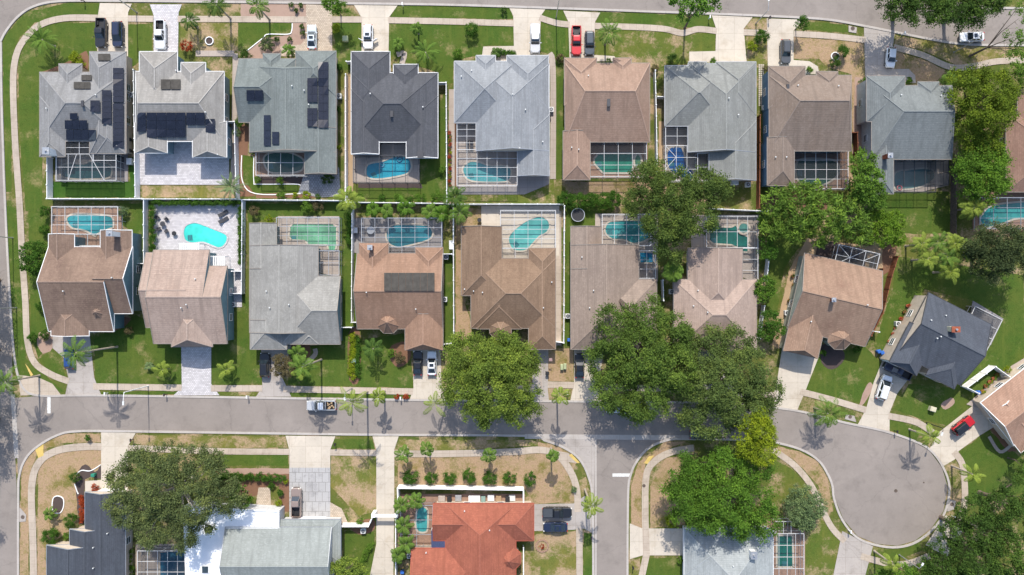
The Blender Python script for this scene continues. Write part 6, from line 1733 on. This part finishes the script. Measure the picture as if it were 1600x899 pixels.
def lounger(label, x, y, rz):
    b = W(x, y, .3); t = thing('sun_lounger', label, 'lounger', (b.x, b.y, 0), None, rz); m = MB(); m.box((.3, 0, .33), (1.3, .68, .1)); m.build('seat', M_charcoal, t)
    m = MB(); m.bar((-.35, 0, .34), (-.95, 0, .75), .68, .09); m.build('backrest', M_charcoal, t)
    for u in (-.5, .85):
        for v in (-.28, .28): m = MB(); m.box((u, v, .15), (.06, .06, .3)); m.build('leg', M_dark, t)
lounger('charcoal lounger on the paver terrace by the aqua pool, upper one', 349,334, .55); lounger('charcoal lounger on the paver terrace by the aqua pool, lower one', 350,344, .55)
lounger('grey lounger in the screened bay of the pale blue-grey house, left one', 730.5,228, -1.57); lounger('grey lounger in the screened bay of the pale blue-grey house, right one', 737,228, -1.57)
def chair(label, x, y, rz):
    b = W(x, y, .4); t = thing('patio_chair', label, 'chair', (b.x, b.y, 0), 'dark terrace chairs', rz)
    m = MB(); m.box((0, 0, .45), (.6, .62, .1)); m.build('seat', M_charcoal, t); m = MB(); m.bar((-.3, 0, .45), (-.48, 0, 1.0), .62, .08); m.build('backrest', M_charcoal, t)
    for u in (-.26, .26):
        for v in (-.27, .27): m = MB(); m.box((u, v, .2), (.05, .05, .4)); m.build('leg', M_dark, t)
    for v in (-.33, .33): m = MB(); m.box((0, v, .66), (.55, .06, .05)); m.build('armrest', M_dark, t)
for i, (x, y, r) in enumerate([(247,341,-.6),(249,358,.5),(260,343,-2.3),(260,361,2.2)]):
    chair('dark patio chair of the terrace corner group, the %s one' % ['upper left', 'lower left', 'upper right', 'lower right'][i], x, y, r)
def table(label, x, y, r, mat):
    b = W(x, y, .7); t = thing('patio_table', label, 'table', (b.x, b.y, 0)); m = MB(); m.tube([(b.x, b.y, .68), (b.x, b.y, .74)], r, 20); place(m, 'table_top', mat, t)
    m = MB(); m.tube([(b.x, b.y, .02), (b.x, b.y, .68)], .05, 8); m.tube([(b.x, b.y, .02), (b.x, b.y, .06)], .3, 12); place(m, 'pedestal', M_dark, t)
table('round dark table between the four terrace chairs', 254,350,.5,M_charcoal); table('round glass table under the left screen of the orange-brown house', 579,360,.75,M_metal)
table('dark fire bowl on the paver terrace left of the aqua pool', 272,365,.45,M_dark); table('round brick fire ring table behind the mottled brown house', 749,344,.42,M_dark)
table('round grey table under the roof edge at the white fence box', 1566,587,.5,M_metal)
t = thing('trampoline', 'round trampoline with pale rim behind the mushroom-grey house', 'trampoline', W(903,336,.8) - Vector((0,0,.8))); c = t.location
m = MB(); m.tube([(c.x, c.y, .86), (c.x, c.y, .9)], 1.15, 28); place(m, 'mat', M_dark, t)
m = MB()
for i in range(28):
    a, b = 2 * math.pi * i / 28, 2 * math.pi * (i + 1) / 28; m.bar((c.x + 1.27 * math.cos(a), c.y + 1.27 * math.sin(a), .9), (c.x + 1.27 * math.cos(b), c.y + 1.27 * math.sin(b), .9), .13, .06)
place(m, 'rim_pad', M_metal, t)
for i in range(6): a = i * 1.047; m = MB(); m.bar((c.x + 1.25 * math.cos(a), c.y + 1.25 * math.sin(a), 0), (c.x + 1.25 * math.cos(a), c.y + 1.25 * math.sin(a), .88), .06, .06); place(m, 'leg', M_metal, t)
def boxthing(name, label, cat, x, y, sx, sy, h, mat, lid=None, rz=0, grp=None):
    b = W(x, y, h); t = thing(name, label, cat, (b.x, b.y, 0), grp, rz); m = MB(); loft(m, [[(a, c_, .02) for a, c_ in rrect(sx, sy, .05, 2)], [(a, c_, h * .85) for a, c_ in rrect(sx, sy, .05, 2)]]); m.build('base', mat, t)
    m = MB(); loft(m, [[(a, c_, h * .86) for a, c_ in rrect(sx + .08, sy + .08, .06, 2)], [(a, c_, h) for a, c_ in rrect(sx - .1, sy - .1, .06, 2)]]); m.build('lid', lid or mat, t)
boxthing('storage_box', 'white storage box on the small slab right of the orange-brown house', 'storage box', 705,383,.8,1.7,1.1,M_acwhite)
boxthing('utility_cabinet', 'green-white utility cabinet on the lawn right of the cream paver driveway', 'utility cabinet', 539,60,1,1,.8,plain('pale_green', lin((196,206,160)), .6))
boxthing('utility_cabinet', 'cream utility cabinet on the lawn above the turning circle', 'utility cabinet', 1459,640,1.1,.9,.9,M_cream, rz=-.3)
boxthing('utility_cabinet', 'pale green utility box on the orange dirt patch between two driveways, left one', 'utility cabinet', 878,574,.5,1.1,.8,plain('pale_green', lin((196,206,160)), .6))
boxthing('utility_cabinet', 'pale green utility box on the orange dirt patch between two driveways, right one', 'utility cabinet', 883,573,.5,1.1,.8,plain('pale_green', lin((196,206,160)), .6))
boxthing('utility_cabinet', 'small green box in the flowering border by the cloud-grey house', 'utility cabinet', 552,564,.9,.8,.7,plain('pale_teal', lin((150,180,170)), .6))
boxthing('shed_box', 'pale box behind the ash-grey house screen enclosure', 'storage box', 201,252,1,1.2,.9,M_acwhite)
boxthing('storage_box', 'long white locker behind the stone-grey house', 'storage box', 1149,285,1.3,.9,1,M_acwhite)
boxthing('barbecue_grill', 'black barbecue in the corner by the orange-brown house fence', 'grill', 555,360,.9,1.1,1.1,M_dark, M_metal)
for i, (x, mt, w_) in enumerate([(655,M_dark,.9),(690,M_patio,1.3),(702,M_dark,.8),(716,M_metal,1.2),(741,M_white,2.2),(755,plain('pale_teal',lin((150,180,170)),.6),.8),(767,M_white,1.2),(779,M_sand,1.0),(793,M_dark,.8),(800,M_acwhite,1.2)]):
    boxthing('garden_box', '%s box or bin from the left inside the white garden wall' % ORD[i], 'garden box', x, 780 + (i % 3 - 1), w_, 1.1, .7 + .1 * (i % 3), mt, grp='boxes and bins inside the garden wall')
def pot(label, x, y, r, plant):
    b = W(x, y, .3); t = thing('potted_plant', label, 'potted plant', (b.x, b.y, 0)); m = MB(); m.tube([(b.x, b.y, 0), (b.x, b.y, .4)], [r * .7, r], 12); place(m, 'pot', M_terra, t)
    P, T = crown_points([(b.x, b.y, .6, r * 1.1)], .25, 5, .14, .9, 1.0); v, tt = leaves(P, .14, T); leafmesh('foliage', v, tt, plant, t, t.location)
for i in range(14): pot('%s potted plant from the top in the line of orange pots' % ORD[i], 702.5 + (i % 2), 208 + i * 6.3, .32, [F_red, F_hedge, F_yellow][i % 3])
for i, (x, y) in enumerate([(1233,470),(1236,482),(1231,500),(1240,445),(1238,432)]): pot('potted plant left of the tilted brown house, %s from the bottom' % ORD[[2,1,0,3,4][i]], x, y, .35, F_dark)
for i, (x, y) in enumerate([(1540,603),(1546,597),(1552,592),(1535,612),(1558,586)]): pot('pot plant in the white fenced side yard, %s from the left' % ORD[[1,2,3,0,4][i]], x, y, .4, [F_lime, F_yellow][i % 2])
for i, (x, y) in enumerate([(1389,534),(1395,522),(1399,513),(1407,498),(1413,487),(1418,478)]): pot('pot plant along the cream wall of the graphite house, %s from the bottom' % ORD[i], x, y, .35, [F_hedge, F_red][i % 2])
def planter(label, x, y):
    b = W(x, y, .2); t = thing('ring_planter', label, 'planter', (b.x, b.y, 0)); m = MB()
    for i in range(18): a, c_ = 2 * math.pi * i / 18, 2 * math.pi * (i + 1) / 18; m.bar((b.x + .75 * math.cos(a), b.y + .75 * math.sin(a), .13), (b.x + .75 * math.cos(c_), b.y + .75 * math.sin(c_), .13), .16, .26)
    place(m, 'rim', M_white, t); m = MB(); m.tube([(b.x, b.y, .02), (b.x, b.y, .14)], .68, 18); place(m, 'soil', M_mulch_dark, t)
planter('white ring planter on the dry front lawn of the taupe house', 1305,88); planter('white ring planter on the worn front lawn near the thin palm', 327,64)
# decorative red ring bed
t = thing('brick_ring', 'small round brick ring with a red plant on the lawn by the parked cars', 'planter', W(847,853,0)); c = t.location; m = MB()
for i in range(16): a = 2 * math.pi * i / 16; m.box((c.x + 1.15 * math.cos(a), c.y + 1.15 * math.sin(a), .09), (.3, .4, .18), a)
place(m, 'brick_edge', M_patio_tan, t); P, T = crown_points([(c.x, c.y, .25, .5)], .25, 5, .14, .9); v, tt = leaves(P, .14, T); leafmesh('foliage', v, tt, F_red, t, c)
# stepping stones beside the taupe house
t = thing('stepping_path', 'pale stepping stone grid in the grass left of the taupe house', 'stepping stones', W(1189,130,0)); m = MB(); c = t.location
for r_ in range(20):
    for q_ in range(3):
        p = W(1186.5 + q_ * 2.9, 102 + r_ * 3.3, 0); m.box((p.x, p.y, .03), (.27, .32, .06))
place(m, 'stone_slab', M_drive, t)
# garden flag and pool floats
t = thing('flag_on_stand', 'pale pink flag at the driveway of the mottled brown house', 'flag', W(857,558,0)); c = t.location
m = MB(); m.tube([c, c + Vector((0, 0, 2.4))], .03, 6); place(m, 'pole', M_metal, t); m = MB()
for i in range(5):
    m.face([(c.x - .02 + .0, c.y - .1 * i * 1.2, 2.3 - .05 * i), (c.x + .6 + .05 * (i % 2), c.y - .12 * i, 2.25), (c.x + .6, c.y - .12 * (i + 1), 2.2), (c.x, c.y - .12 * (i + 1), 2.3 - .05 * (i + 1))])
place(m, 'cloth', plain('pink_cloth', lin((236,196,190)), .8), t)
def floaty(label, x, y, r, mat):
    b = W(x, y, 0); m = MB(); z = .2; n = 20; vs = []; fs = []
    for i in range(n):
        a = 2 * math.pi * i / n
        for k in range(8):
            q = 2 * math.pi * k / 8; rr = r + .13 * math.cos(q); vs.append((b.x + rr * math.cos(a), b.y + rr * math.sin(a), z + .13 * math.sin(q)))
    for i in range(n):
        for k in range(8): fs.append((i * 8 + k, ((i + 1) % n) * 8 + k, ((i + 1) % n) * 8 + (k + 1) % 8, i * 8 + (k + 1) % 8))
    m.verts_faces(vs, fs); m.smooth = True; tag(m.build('swim_ring', mat, None, loc=(b.x, b.y, 0)), label, 'swim ring')
floaty('blue swim ring in the right upper end of the bright blue pool', 624.5,249.5,.5,plain('blue_vinyl', lin((50,130,170)), .4))
floaty('pale blue swim ring in the middle of the bright blue pool', 597,258,.42,plain('pale_blue_vinyl', lin((120,190,220)), .4))
floaty('pink swim ring at the lower left of the grey-teal pool', 1404.5,294,.45,plain('pink_vinyl', lin((210,120,130)), .4))
floaty('purple float on the deck notch behind the orange-brown house', 615,402,.35,plain('purple_vinyl', lin((150,120,190)), .5))
